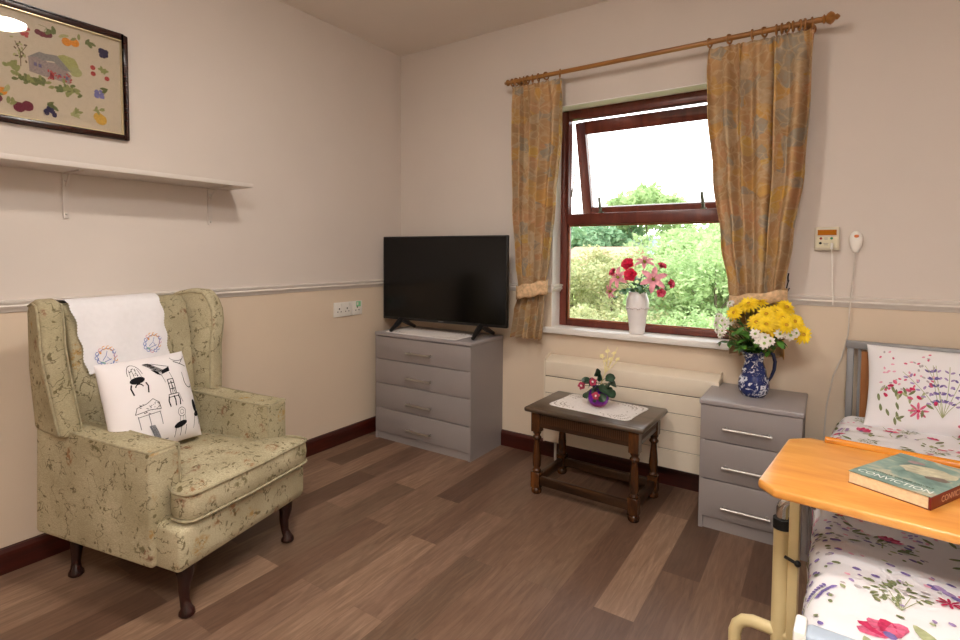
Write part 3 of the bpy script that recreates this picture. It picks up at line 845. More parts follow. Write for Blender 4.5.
for i in range(32): ell(mb, lifted(AS, -.0008), i*.33/32+.005, TL-.001, .006, .006, 0, 0, 8)
o = mb.build('chair_back_cloth', [M['cloth'], M['thread_blue'], M['thread_orange'], M['thread_pink'], M['thread_green']], angle=60, merge=False)
o.location = AO; o.rotation_euler = (0, 0, AR)
tag(o, 'white embroidered linen cloth draped over the armchair back', 'chair cover')

# cushion with printed chairs
def pillow_surface(w, h, th, side=1, p=2.6, q=.55, pinch=.03):
    def S(u, v):
        a, b = max(-1, min(1, u/(w/2))), max(-1, min(1, v/(h/2)))
        t = (max(0, 1-abs(a)**p)**q)*(max(0, 1-abs(b)**p)**q)
        k = 1-pinch*(1-abs(b)**2) ; k2 = 1-pinch*(1-abs(a)**2)
        return (u*k if abs(a) > .0 else u, v*k2, side*th/2*t)
    return S
def pillow_mesh(mb, w, h, th, wr=0, m=0, n=36):
    for sd in (1, -1):
        S = pillow_surface(w, h, th, sd)
        def fn(a, b):
            # cluster samples near edges
            aa = sin((a-.5)*pi)*w/2; bb = sin((b-.5)*pi)*h/2
            p_ = Vector(S(aa, bb)); e = 1-max(abs(aa/(w/2)), abs(bb/(h/2)))
            p_.z += wr*noise.noise(Vector((aa*9, bb*5, sd)))*min(1, e*5)
            return p_
        if sd == 1: mb.grid(fn, n, n, m)
        else: mb.grid(lambda a, b: fn(1-a, b), n, n, m)
CW = .335; CT = .13
mb = MB(); pillow_mesh(mb, CW, CW, CT)
SF = pillow_surface(CW, CW, CT, 1); G = lifted(SF, .0012)
k_ = CW/.62   # drawing units: photo crop pixels/1000 mapped below
def dc(u, v): # unit square (-1..1) on the front
    return (u*CW/2, v*CW/2)
def ds(pts, w=.0028, m=1): stroke(mb, G, [dc(*p) for p in pts], w, m, .01)
def de(u, v, a, b, ang=0, m=1, n=12): ell(mb, G, u*CW/2, v*CW/2, a*CW/2, b*CW/2, ang, m, n)
def chair_a(cx, cy, s): # balloon-back with black seat
    de(cx, cy, .16*s, .075*s, .12)
    for x in (-.14, -.05, .05, .14): ds([(cx+x*s*.8, cy+.03*s), (cx+x*s*.6, cy+.26*s)], .0014)
    ds(arc(cx, cy+.10*s, .15*s, .1, pi-.1, 10, .26*s), .0018)
    for _ in range(16): de(cx+random.uniform(-.1, .1)*s, cy+random.uniform(.1, .32)*s, .012, .01, 0, 1, 6)
    for x, dd in ((-.14, -.03), (.15, .03)): ds([(cx+x*s, cy-.07*s), (cx+(x+dd)*s, cy-.15*s), (cx+x*s, cy-.3*s)], .005)
    ds(arc(cx, cy-.16*s, .08*s, .2, pi-.2, 8), .004)
def chair_b(cx, cy, s): # lounge chair
    blob(mb, G, [dc(cx-.0*s, cy-.06*s), dc(cx+.2*s, cy-.02*s), dc(cx+.22*s, cy+.08*s), dc(cx+.02*s, cy+.02*s)], 1)
    for i in range(5): ds([(cx-(.3-.03*i)*s, cy+.22*s), (cx-(.05-.04*i)*s, cy-.02*s)], .0022)
    for i in range(5): ds([(cx-(.28-.05*i)*s, cy+(.22-.05*i)*s), (cx-(.18-.05*i)*s, cy+(.22-.05*i)*s)], .0022)
    ds([(cx-.3*s, cy+.22*s), (cx-.12*s, cy+.2*s), (cx+.1*s, cy+.12*s), (cx+.22*s, cy+.08*s)], .002)
    blob(mb, G, [dc(cx-.2*s, cy+.08*s), dc(cx-.1*s, cy-.04*s), dc(cx-.02*s, cy-.08*s), dc(cx-.08*s, cy+.02*s)], 1)
    for x in (-.02, .18): ds([(cx+x*s, cy-.05*s), (cx+(x+.04)*s, cy-.25*s)], .0016)
def chair_c(cx, cy, s, m=1): # high ladder-back
    for x in (-.08, .06): ds([(cx+x*s, cy), (cx+x*s, cy+.34*s)], .0034, m)
    for y in (.34, .25, .12): ds([(cx-.08*s, cy+y*s), (cx+.06*s, cy+y*s)], .003, m)
    ds([(cx-.03*s, cy), (cx+.0*s, cy+.3*s)], .0024, m); ds([(cx+.03*s, cy), (cx-.02*s, cy+.3*s)], .0024, m)
    ds([(cx-.14*s, cy), (cx+.1*s, cy+.0*s), (cx+.11*s, cy-.06*s), (cx-.14*s, cy-.06*s), (cx-.14*s, cy)], .0028, m)
    for x, d in ((-.14, -.03), (-.02, .02), (.09, .03)): ds([(cx+x*s, cy-.04*s), (cx+(x+d)*s, cy-.14*s), (cx+(x+d*.3)*s, cy-.27*s)], .005, m)
    ds([(cx+.12*s, cy+.0*s), (cx+.18*s, cy-.22*s)], .0016, m)
def chair_d(cx, cy, s): # carved settee, fine line
    ds([(cx-.3*s, cy-.05*s), (cx-.25*s, cy+.08*s), (cx-.05*s, cy+.12*s), (cx+.1*s, cy+.2*s), (cx+.22*s, cy+.1*s), (cx+.24*s, cy-.05*s)], .002)
    ds([(cx-.3*s, cy-.05*s), (cx, cy-.02*s), (cx+.24*s, cy-.05*s)], .002); ds([(cx-.26*s, cy-.12*s), (cx+.22*s, cy-.1*s)], .0018)
    for x in (-.26, -.05, .2): ds([(cx+x*s, cy-.1*s), (cx+(x+.03)*s, cy-.38*s)], .0026, 2)
    for _ in range(24): ds([(cx+(a:=random.uniform(-.2, .2))*s, cy+(b_:=random.uniform(-.08, .14))*s), (cx+(a+random.uniform(-.05, .05))*s, cy+(b_+random.uniform(-.04, .04))*s)], .0018)
def chair_e(cx, cy, s): # round back, black seat
    ds(arc(cx+.04*s, cy+.24*s, .1*s, 0, 2*pi, 14), .0018); ds(arc(cx+.04*s, cy+.24*s, .05*s, 0, 2*pi, 10), .0014)
    for x in (-.04, .06, .12): ds([(cx+x*s, cy+.02*s), (cx+x*s*.8+.02, cy+.16*s)], .0014)
    de(cx-.02*s, cy-.02*s, .17*s, .065*s, .18)
    for x in (-.14, .0, .13): ds([(cx+x*s, cy-.06*s), (cx+(x-.02)*s, cy-.26*s)], .002)
chair_a(-.42, .50, 1.0); chair_b(.14, .60, 1.05); chair_d(-.32, -.15, 1.0); chair_c(.30, .05, 1.0); chair_e(.36, -.62, 1.0)
ds([(-.38, -.5), (-.22, -.86), (.05, -.86)], .004, 2)
for i in range(6): ds([(-.38+.02*i, -.5-.0*i), (-.22+.02*i, -.84)], .0026, 2)
ds(arc(.72, .88, .2, pi, 2*pi, 8, .1), .002); ds([(.55, .78), (.86, .62)], .003); ds([(.7, .7), (.86, .82)], .002)
ds(arc(.80, .30, .14, pi*.9, pi*1.7, 8, .18), .003); ds([(.66, .35), (.66, .5)], .002); ds([(.84, .2), (.88, .0)], .002)
de(.82, -.32, .07, .16, .1); de(.86, -.5, .11, .06, .2); ds([(.78, -.5), (.7, -.8)], .002); ds([(.88, -.52), (.9, -.75)], .002)
o = mb.build('scatter_cushion', [M['cushion'], M['ink'], M['ink_grey']], angle=80, merge=False)
# local frame of the armchair: x forward, y left-to-right in the photo
cen = Vector((-.045, -.075, .598)); R_ = Matrix.Rotation(AR, 4, 'Z')
right = Vector((.04, 1, 0)).normalized(); up = Vector((-.33, 0, .94)); up = (up-right*up.dot(right)).normalized(); nrm = right.cross(up)
roll = radians(-1)
r2 = right*cos(roll)+up*sin(roll); u2 = up*cos(roll)-right*sin(roll)
B = Matrix((r2, u2, nrm)).transposed().to_4x4(); B.translation = cen
o.matrix_world = Matrix.Translation(AO) @ R_ @ B
tag(o, 'white square cushion printed with black drawings of chairs, on the armchair', 'cushion')

# ------------------------------------------------------------------ curtain pole and curtains
pole = thing('curtain_pole', 'long brown wooden curtain pole with turned finials above the window', 'curtain pole', (0, -.10, 2.098))
mb = MB(); mb.tube([(.885, 0, 0), (2.335, 0, 0)], .0115, 14); mb.build('rod', M['pole'], pole)
for x, s in ((.885, -1), (2.335, 1)):
    mb = MB()
    pr = [(0, .0115), (.006, .02), (.012, .012), (.018, .02), (.028, .026), (.038, .02), (.044, .01), (.05, .012), (.055, .008), (.06, .002)] if s > 0 else \
         [(0, .0115), (.004, .017), (.010, .018), (.018, .012), (.022, .008), (.026, .008), (.03, .002)]
    mb.tube([(x+s*a, 0, 0) for a, r in pr], [r for a, r in pr], 14); mb.build('finial', M['pole'], pole)
for x in (.93, 2.29):
    mb = MB(); mb.tube([(x, .10, 0), (x, 0, 0)], .011, 10); mb.tube([(x, .10, 0), (x, .09, 0)], .025, 14); mb.build('wall_bracket', M['pole'], pole)
ring0 = None
for x in (.905, .93, .952, .975, 1.0, 1.03, 1.065, 1.11, 1.19, 1.915, 1.995, 2.085, 2.13, 2.175, 2.195, 2.215, 2.235, 2.258, 2.275, 2.30):
    if ring0 is None:
        mb = MB(); n = 16
        mb.tube([(0, .019*cos(2*pi*i/n), -.004+.019*sin(2*pi*i/n)) for i in range(n+1)], .0042, 8, cap=False)
        mb.tube([(0, 0, -.024), (0, 0, -.036)], .0015, 6)
        ring0 = mb.build('curtain_ring', M['pole'], pole); rr = ring0
    else:
        rr = ring0.copy(); COL.objects.link(rr)
    rr.location = (x, 0, 0); rr.rotation_euler = (0, 0, random.uniform(-.5, .5))

def interp(tab, z):
    if z >= tab[0][0]: return tab[0][1:]
    for a, b in zip(tab, tab[1:]):
        if z >= b[0]:
            k = (a[0]-z)/(a[0]-b[0]); k = k*k*(3-2*k); return tuple(a[i]+(b[i]-a[i])*k for i in range(1, len(a)))
    return tab[-1][1:]
def curtain(name, label, tab, ztop, zbot, nf, seed, tie, full):
    # tab rows: z, xleft, xright, fold amplitude
    c = thing(name, label, 'curtain', (0, 0, 0))
    rnd = random.Random(seed); ph = [rnd.uniform(0, 6) for _ in range(6)]
    def fn(a, b):
        z = ztop+(zbot-ztop)*b
        xl, xr, am = interp(tab, z)
        s = a+.018*sin(a*2*pi*nf*.5+ph[0])+.01*sin(a*17+ph[1])
        top = max(0, 1-(ztop-z)/.10)
        yy = am*sin(2*pi*nf*a+ph[2]+.9*sin(b*2.2+a*6))+am*.28*sin(2*pi*nf*1.7*a+ph[3]+b*2.0)
        yy = yy*(1-top)+.010*sin(2*pi*nf*2*a)*top
        x = xl+(xr-xl)*s+.006*sin(2*pi*nf*a*1.0+ph[4])*(1-top)
        zz = z+(.006*sin(2*pi*nf*a*2) if b < .02 else 0)-.012*a*0
        return (x, -.098+yy, zz)
    mb = MB(); mb.grid(fn, 120, 90, 0, lambda a, b: (a*full, b*(ztop-zbot)))
    mb.build('curtain_cloth', M['curtain'], c, solid=.002, angle=180)
    # tieback band
    xl, xr, am = interp(tab, tie); mb = MB(); n = 40
    vs = []; fs = []
    for i in range(n+1):
        t = 2*pi*i/n
        x = (xl+xr)/2+((xr-xl)/2+.012)*cos(t); y = -.098+(.050)*sin(t)
        lift = .035*((x-xl)/(xr-xl))*(1 if name == 'curtain' and seed == 1 else 1)
        for dz in (-1, -.5, 0, .5, 1):
            vs.append((x, y+(.002 if abs(dz) > .8 else 0), tie+dz*(.038 if seed == 1 else .026)+lift+.004*sin(t*6)))
    for i in range(n):
        for j in range(4): fs.append((i*5+j, (i+1)*5+j, (i+1)*5+j+1, i*5+j+1))
    mb.add(vs, fs); mb.build('tieback', M['tieback'], c, solid=.004, angle=180)
    return c, xr
ZT = 2.068
c1, xr = curtain('curtain', 'narrow gold patterned curtain tied back on the left of the window',
        [(2.07, .905, 1.205, .016), (1.8, .908, 1.205, .026), (1.4, .918, 1.175, .026), (1.1, .94, 1.145, .022), (.955, .957, 1.118, .014), (.91, .957, 1.118, .014), (.82, .935, 1.115, .024), (.66, .918, 1.10, .032)],
        ZT, .672, 5, 1, .925, .42)
c2, xr2 = curtain('curtain', 'wide gold patterned curtain tied back on the right of the window',
        [(2.07, 1.920, 2.312, .016), (1.8, 1.930, 2.312, .026), (1.5, 1.958, 2.300, .026), (1.2, 1.995, 2.265, .024), (1.0, 2.028, 2.238, .018), (.95, 2.035, 2.232, .014), (.9, 2.035, 2.232, .016), (.7, 2.04, 2.245, .030)],
        ZT, .70, 6, 5, .935, .66)
mb = MB(); mb.tube([(2.243, -.002, 1.03), (2.243, -.05, 1.03), (2.243, -.062, 1.05), (2.245, -.06, 1.065)], .003, 6)
mb.tube([(2.243, -.03, 1.03), (2.238, -.045, 1.0), (2.243, -.05, .985), (2.248, -.04, 1.0)], .0025, 6)
tag(mb.build('tieback_hook', M['black_matte']), 'small black wall hook at the right edge of the right curtain', 'hook')

# ------------------------------------------------------------------ call panel, handset, cables
pn = thing('nurse_call_panel', 'beige square call panel with an amber strip on the wall above the bedhead', 'control panel', (2.376, 0, 1.213))
mb = MB(); mb.box(-.044, .044, -.022, -.001, -.049, .049); mb.build('housing', M['cream_pl'], pn, bevel=.005)
mb = MB(); mb.box(-.033, .033, -.0235, -.022, .014, .037); mb.build('display_strip', M['amber'], pn)
mb = MB(); mb.box(-.036, .036, -.0226, -.022, -.038, .008); mb.build('label_plate', simple('panel_label', 'd6cdb0', .5), pn)
for x, z, m in ((-.021, .001, 'red'), (.016, .001, 'green'), (-.022, -.019, 'black')):
    mb = MB(); mb.ball((x, -.023, z), .0052, 0, 12, 6, (1, .5, 1)); mb.build('button', M[m], pn)
mb = MB()
for z, w in ((.003, .014), (-.002, .012), (-.020, .018), (-.026, .014)): mb.box(-.003-w/2, -.003+w/2, -.0232, -.0226, z-.0008, z+.0008)
mb.build('printed_lines', M['ink_grey'], pn)
mb = MB(); mb.tube([(.018, -.03, -.018), (.017, -.03, -.045)], .005, 10); pl = mb.build('plug', M['white_pl'], pn)
mb = MB(); mb.tube([(2.393, -.03, 1.17), (2.397, -.02, 1.1), (2.401, -.012, 1.0), (2.404, -.0225, .975), (2.404, -.0235, .935)], .0028, 6)
tag(mb.build('call_panel_cable', M['white_pl']), 'thin white cable hanging from the beige call panel to the dado rail', 'cable')
hs = thing('call_handset', 'white pear-shaped call handset with an orange button on the wall', 'handset', (2.475, -.012, 1.20))
mb = MB(); n = 24; rings = []
prof = [(-.046, .006), (-.042, .011), (-.03, .0155), (-.012, .0205), (.006, .0235), (.022, .022), (.034, .0165), (.041, .009), (.044, .001)]
mb.add([(r*cos(2*pi*i/n), -.011*min(1, r/.015)*sin(2*pi*i/n), z) for z, r in prof for i in range(n)],
       [(j*n+i, j*n+(i+1) % n, (j+1)*n+(i+1) % n, (j+1)*n+i) for j in range(len(prof)-1) for i in range(n)]+[tuple(range(n))])
mb.build('handset_body', M['white_pl'], hs, angle=80)
mb = MB(); mb.ball((.001, -.0105, .022), .0085, 0, 14, 6, (1, .35, .8)); mb.build('button', M['orange_b'], hs)
mb = MB(); mb.tube([(2.474, -.012, 1.155), (2.470, -.012, 1.05), (2.464, -.022, .96), (2.462, -.024, .93), (2.4605, -.010, .82), (2.455, -.010, .78), (2.44, -.008, .71), (2.414, -.008, .63), (2.395, -.008, .5), (2.39, -.01, .38), (2.40, -.03, .2), (2.42, -.04, .0035), (2.5, -.06, .0035)], .0032, 6)
tag(mb.build('handset_cable', M['sticker']), 'pale cable running from the pear-shaped handset down behind the bed', 'cable')

# ------------------------------------------------------------------ bed
BO = Vector((2.458, -.05, 0)); BR = radians(-2.55)
bed = thing('care_bed', 'single care bed with grey metal headboard and blue-grey footboard', 'bed', BO, BR)
BWD = .90
mb = MB()
for x in (.012, BWD-.012): mb.box(x-.012, x+.012, -.012, .012, .08, .775)
mb.box(-.004, BWD+.004, -.016, .016, .765, .795)
mb.box(.024, BWD-.024, -.012, .012, .34, .37)
hb = mb.build('headboard', M['bed_metal'], bed, bevel=.003)
mb = MB(); mb.box(.048, BWD-.048, -.007, .007, .37, .755); mb.build('panel', M['head_panel'], hb)
for x in (.042, BWD-.042): mb = MB(); mb.box(x-.005, x+.005, -.01, .01, .36, .765); mb.build('inner_rail', M['bed_metal'], hb)
mb = MB(); mb.box(.008, BWD-.008, -1.975, -1.945, .25, .700); fb = mb.build('footboard', M['foot_panel'], bed, bevel=.006, seg=3)
for x in (.0, BWD-.012): mb = MB(); mb.box(x-.004, x+.009, -1.98, -1.94, .25, .703); mb.build('edge_trim', M['white_pl'], fb, bevel=.004)
mb = MB()
for x in (.03, BWD-.03): mb.box(x-.015, x+.015, -1.94, -.02, .28, .33)
mb.box(.04, BWD-.04, -1.90, -.06, .30, .325)
mb.build('base_frame', M['bed_metal'], bed)
for x in (.06, BWD-.06):
    for y in (-.25, -1.75):
        mb = MB(); mb.tube([(x, y, .30), (x, y, .09)], .018, 10); lg = mb.build('leg', M['bed_metal'], bed)
        mb = MB(); mb.tube([(x-.012, y, .045), (x+.012, y, .045)], .045, 18); mb.build('castor', M['black_matte'], lg)
mb = MB(); mb.box(.012, BWD-.012, -1.92, -.03, .332, .485); mt = mb.build('mattress', M['mattress'], bevel=.03, seg=4)
mt.location = BO; mt.rotation_euler = (0, 0, BR); tag(mt, 'thin mattress lying under the floral duvet on the care bed', 'mattress')

TOPZ = .505
def DS(u, v): # u: metres across from the left hem, v: metres from the head; v grows towards the foot
    drop, rad = .30, .055
    y = -.075-v
    wob = noise.noise(Vector((v*6.0, 1.7, 3.1)))
    xedge = -.040+.017*min(1, max(0, (v-.6)/.5))-.012*sin(v*2.2)-.010*wob+(.025 if v < .25 else 0)*(1-v/.25 if v < .25 else 0)
    if u < drop:
        k = 1-u/drop
        z = TOPZ-rad-(drop-u)
        fold = (.018*sin(v*19+1.2*sin(v*6))+.016*noise.noise(Vector((v*14, u*4, 0))))*k**.6
        x = xedge-fold*1.0+.014*k+.008*noise.noise(Vector((v*9, u*14, 7)))
    elif u < drop+rad*pi/2:
        t = (u-drop)/rad
        x = xedge+rad*(1-cos(t)); z = TOPZ-rad+rad*sin(t)
    else:
        d = u-drop-rad*pi/2
        x = xedge+rad+d; z = TOPZ+.018*min(1, d/.35)
    amp = .0 if u < drop else min(1, (u-drop)/.1)
    z += amp*(.012*noise.noise(Vector((x*3.2, y*3.2, .5)))+.006*noise.noise(Vector((x*9, y*7, 4.5)))) 
    if u >= drop-.02: z += .010*max(0, noise.noise(Vector((y*20+x*6, x*7, 2.2))))*max(0, 1-abs(u-drop-.10)/.16)
    cr = noise.noise(Vector((x*5+y*2.5, y*16, 9.1))); z += .006*max(0, cr)*max(0, 1-abs(u-drop-.1)/.28)
    return (x, y, z)
UW = .30+.0864+.93
mb = MB(); mb.grid(lambda a, b: DS(a*UW, b*1.84), 110, 190, 0)
# the print
fm = {'red': 1, 'pink': 2, 'pale': 3, 'purple': 4, 'lilac': 5, 'green': 6, 'green2': 7, 'grey': 8}
FM = [M['duvet'], M['f_red'], M['f_pink'], M['f_pale'], M['f_purple'], M['f_lilac'], M['f_green'], M['f_green2'], M['f_grey']]
def printer(mb, S, sg=1):
    lay = [0]
    def G():
        lay[0] += 1
        return lifted(S, sg*(.0016+(lay[0] % 40)*.00003))
    class Pr:
        def poppy(s, u, v, r, a, c='red'):
            g = G(); 
            for i in range(5):
                t = a+(i-2)*.55; ell(mb, G(), u+cos(t)*r*.55, v+sin(t)*r*.55, r*.62, r*.33, t, fm[c if i % 2 else ('pink' if c == 'red' else 'pale')], 12, .16)
            ell(mb, G(), u, v, r*.28, r*.2, a, fm['purple'], 8, .1)
            stroke(mb, G(), [(u-cos(a)*r*.3, v-sin(a)*r*.3), (u-cos(a+.2)*r*1.2, v-sin(a+.2)*r*1.2), (u-cos(a)*r*2.6, v-sin(a)*r*2.6)], .0028, fm['green2'])
        def daisy(s, u, v, r, c):
            a0 = random.uniform(0, 3)
            for i in range(8):
                t = a0+i*pi/4; ell(mb, G(), u+cos(t)*r*.6, v+sin(t)*r*.6, r*.42, r*.13, t, fm[c], 8, .1)
            ell(mb, G(), u, v, r*.2, r*.2, 0, fm['red'], 8)
        def bud(s, u, v, r, c, a):
            ell(mb, G(), u, v, r, r*.62, a, fm[c], 9, .15)
        def leaf(s, u, v, l, a, c='green'):
            ell(mb, G(), u, v, l, l*.32, a, fm[c], 12, .06, True)
        def sprig(s, u, v, l, a, c, lc='green2', k=9, r=.0075):
            # stem with blossom pairs up its length
            bend = random.uniform(-.4, .4); pts = []
            for i in range(7):
                t = i/6; pts.append((u+cos(a+bend*t)*l*t, v+sin(a+bend*t)*l*t))
            stroke(mb, G(), pts, .0018, fm[lc])
            for i in range(k):
                t = .25+.75*i/k; x = u+cos(a+bend*t)*l*t; y = v+sin(a+bend*t)*l*t
                for sd in (-1, 1):
                    d = .014*(1.2-t*.5); ang = a+sd*.9
                    ell(mb, G(), x+cos(ang)*d, y+sin(ang)*d, r, r*.5, ang, fm[c], 7, .15)
        def bush(s, u, v, r, c, k=30):
            for _ in range(k):
                a = random.uniform(0, 2*pi); d = r*sqrt(random.random()); ang = a+random.uniform(-.4, .4)
                ell(mb, G(), u+cos(a)*d, v+sin(a)*d*.8, r*.14, r*.06, ang, fm[c], 7, .15, True)
            for i in range(5): stroke(mb, G(), [(u, v+r*1.0), (u+(i-2)*r*.3, v)], .0014, fm['green2'])
    return Pr()
pr = printer(mb, DS, -1)
random.seed(21)
def scatter(pr, u0, u1, v0, v1, n, scale=1):
    spots = []
    tries = 0
    while len(spots) < n and tries < 4000:
        tries += 1
        u, v = random.uniform(u0, u1), random.uniform(v0, v1)
        if all((u-a)**2+(v-b)**2 > (.072*scale)**2 for a, b in spots): spots.append((u, v))
    for u, v in spots:
        k = random.random(); a = random.uniform(-2.4, -.7)
        if k < .20: pr.poppy(u, v, random.uniform(.022, .034)*scale, random.uniform(-2.6, -.5), 'red'); pr.leaf(u+.03*scale, v+.045*scale, .028*scale, random.uniform(.8, 2.2))
        elif k < .34: 
            for _ in range(5): pr.bud(u+random.gauss(0, .028)*scale, v+random.gauss(0, .022)*scale, .010*scale, random.choice(['pink', 'red', 'pink']), random.uniform(-.4, .4))
            stroke(mb_ref[0], lifted(S_ref[0], .0016*S_ref[1]), [(u-.01, v), (u, v+.04*scale), (u+.01, v+.07*scale)], .0016, fm['green2'])
        elif k < .46: pr.sprig(u, v+.04*scale, .10*scale, a, 'purple', r=.0085*scale)
        elif k < .57: pr.sprig(u, v+.04*scale, .09*scale, a, 'lilac', r=.008*scale)
        elif k < .70: pr.bush(u, v, .042*scale, 'green', 26)
        elif k < .80: pr.daisy(u, v, .032*scale, random.choice(['pink', 'pale'])); pr.leaf(u-.03*scale, v+.03*scale, .022*scale, 2, 'green2')
        elif k < .90: 
            for i in range(6): pr.leaf(u+random.gauss(0, .02)*scale, v+random.gauss(0, .02)*scale, .016*scale, random.uniform(0, 3), random.choice(['green', 'green2']))
        else: 
            for i in range(7): pr.bud(u+random.gauss(0, .022)*scale, v+random.gauss(0, .018)*scale, .007*scale, random.choice(['pale', 'grey', 'lilac']), random.uniform(0, 3))
mb_ref = [mb]; S_ref = [DS, -1]
# individual motifs near the photo's foreground, then an all-over scatter
EU = .386
for (u, v, r, a) in ((EU+.07, 1.50, .040, -2.2), (EU+.155, 1.60, .042, -2.6), (EU+.30, 1.52, .04, -1.2)):
    pr.poppy(u, v, r, a)
    pr.leaf(u+.05, v-.02, .032, 1.0, 'green2'); pr.leaf(u-.02, v+.06, .04, 1.2, 'green2')
pr.bush(EU+.09, 1.36, .055, 'green', 40)
for i in range(14): pr.bud(EU+.0+random.gauss(.07, .05), 1.22+random.gauss(0, .06), .008, 'purple', random.uniform(.2, .9))
for i in range(16): pr.bud(EU+.14+i*.011, 1.30+i*.008+random.gauss(0, .006), .011, 'lilac' if i % 3 else 'purple', .6)
pr.daisy(EU+.22, 1.33, .05, 'pink'); pr.daisy(EU+.16, 1.35, .02, 'red')
for i in range(22): pr.bud(EU-.05+random.gauss(0, .03), 1.2+random.uniform(-.12, .15), .008, random.choice(['purple', 'lilac', 'green', 'grey']), random.uniform(.3, 1.2))
for i in range(12): pr.leaf(EU+.0+random.uniform(0, .2), 1.08+random.uniform(-.03, .1), .014, random.uniform(0, 3), 'green')
for i in range(150):
    u_ = EU+random.uniform(-.16, .16); v_ = random.uniform(1.0, 1.56)
    if (u_-EU-.07)**2+(v_-1.5)**2 < .004: continue
    pr.bud(u_, v_, random.uniform(.004, .007), random.choice(['purple', 'lilac', 'green', 'grey', 'green2', 'pale', 'green']), random.uniform(.2, 1.4))
for i in range(70): pr.bud(EU+random.uniform(.1, .75), random.uniform(1.05, 1.7), random.uniform(.004, .007), random.choice(['pale', 'lilac', 'green', 'grey', 'green2', 'pink']), random.uniform(0, 3))
scatter(pr, .04, EU+.9, .02, 1.16, 170, .82)
scatter(pr, EU+.28, EU+.9, 1.14, 1.78, 60, .95)
scatter(pr, .03, EU+.3, 1.64, 1.80, 12, .9); scatter(pr, .03, EU-.05, 1.12, 1.64, 30, .7)
o = mb.build('duvet', FM, angle=180, merge=False)
o.location = BO; o.rotation_euler = (0, 0, BR)
tag(o, 'white duvet printed with pink poppies and purple wild flowers, covering the bed', 'duvet')

# pillow leaning on the headboard
PWd, PHt, PTk = .70, .315, .14
mb = MB(); pillow_mesh(mb, PWd, PHt, PTk, .012, 0, 44)
def PSf(u, v):
    p_ = Vector(pillow_surface(PWd, PHt, PTk, 1)(u, v)); aa, bb = u/(PWd/2), v/(PHt/2)
    e = 1-max(abs(aa), abs(bb)); p_.z += .012*noise.noise(Vector((u*9, v*5, 1)))*max(0, min(1, e*5)); return p_
random.seed(5); pq = printer(mb, lambda u, v: PSf(u, -v))
# flip v so that motifs grow upward: lifted() needs matching winding, so mirror u as well
def PSm(u, v): return PSf(u, v)
pq = printer(mb, PSm); mb_ref[0] = mb; S_ref[:] = [PSm, 1]
class Up:
    pass
pL = -PWd/2
for i in range(46): pq.bud(pL+.03+random.uniform(0, .17), .0+random.uniform(-.02, .13), .0055, random.choice(['grey', 'pale', 'grey', 'pink']), random.uniform(0, 3))
for i in range(22): pq.leaf(pL+.03+random.uniform(0, .16), -.13+random.uniform(0, .12), .014, random.uniform(.4, 2.6), random.choice(['green', 'green2', 'green']))
for i in range(10): pq.bud(pL+.05+random.uniform(0, .15), -.08+random.uniform(0, .1), .009, random.choice(['pink', 'red']), random.uniform(0, 3))
for i in range(7): pq.sprig(pL+.215, -.10, .19, 1.1+i*.16, 'purple' if i % 2 else 'lilac', 'green2', 5, .0075)
pq.daisy(pL+.15, -.085, .03, 'pink'); pq.daisy(pL+.30, -.13, .045, 'pink'); pq.poppy(pL+.34, .08, .035, .6, 'red')
scatter(pq, pL+.36, -pL-.05, -.12, .13, 22, .9)
o = mb.build('pillow', FM, angle=180, merge=False)
bm_ = Matrix.Translation(BO) @ Matrix.Rotation(BR, 4, 'Z')
tilt = radians(68)
B = Matrix.Translation((.078+PWd/2-.015, -.125, .645)) @ Matrix.Rotation(radians(.4), 4, 'Y') @ Matrix.Rotation(tilt, 4, 'X')
o.matrix_world = bm_ @ B
tag(o, 'white floral pillow propped upright against the grey headboard', 'pillow')

# ------------------------------------------------------------------ overbed table
TO = Vector((2.272, -1.485, 0)); TR = radians(-5.0)
ot = thing('overbed_table', 'overbed table with orange-brown wooden top and cream metal legs across the bed', 'table', TO, TR)
TZ = .66; TD = .42; TWd = .86
mb = MB()
mb.prism([(.035, 0), (TWd-.035, 0), (TWd, .035), (TWd, TD-.05), (TWd-.05, TD), (.05, TD), (.008, TD-.045), (0, .035)], TZ-.02, TZ, 'z')
tp = mb.build('table_top', M['table_wood'], ot, bevel=.006, seg=3)
mb = MB()
mb.prism([(TD-.022, TZ-.002), (TD-.002, TZ-.002), (TD-.002, TZ+.010), (TD-.009, TZ+.014), (TD-.018, TZ+.010)], .085, TWd-.08, 'x')
mb.build('raised_edge', M['table_edge'], tp, bevel=.002)
mb = MB(); mb.box(.10, TWd-.05, TD/2-.15, TD/2+.15, TZ-.034, TZ-.021); mb.build('under_frame', M['bed_metal'], ot)
lx, ly = .015, .27
mb = MB(); mb.tube([(lx, ly, .04), (lx, ly, .47)], .0185, 16); post = mb.build('leg', M['cream_tube'], ot)
mb = MB(); mb.tube([(lx, ly, .462), (lx, ly, .487)], .0205, 16); mb.build('collar', M['black_matte'], post)
mb = MB(); a_ = [(lx, ly, .47), (lx, ly, .51)]+[(lx+.035*(1-cos(t)), ly, .51+.033*sin(t)) for t in [i*pi/16 for i in range(1, 9)]]+[(lx+.07, ly, .543)]
mb.tube(a_, .0135, 14); mb.build('bent_tube', M['chrome'], ot)
mb = MB(); mb.box(lx+.016, lx+.038, ly-.015, ly+.015, .04, TZ-.021); mb.build('inner_column', M['cream_tube'], ot, bevel=.003)
mb = MB(); mb.box(lx+.041, lx+.060, ly-.010, ly+.012, .40, TZ-.021); mb.tube([(lx+.050, ly-.011, .42), (lx+.050, ly-.011, .6)], .006, 10)
mb.build('gas_strut', M['bed_metal'], ot)
mb = MB(); mb.tube([(lx+.01, ly-.018, .40), (lx+.036, ly-.024, .395)], .004, 8); mb.ball((lx+.038, ly-.024, .395), .008, 0, 10, 6); mb.build('height_lever', M['black'], ot)
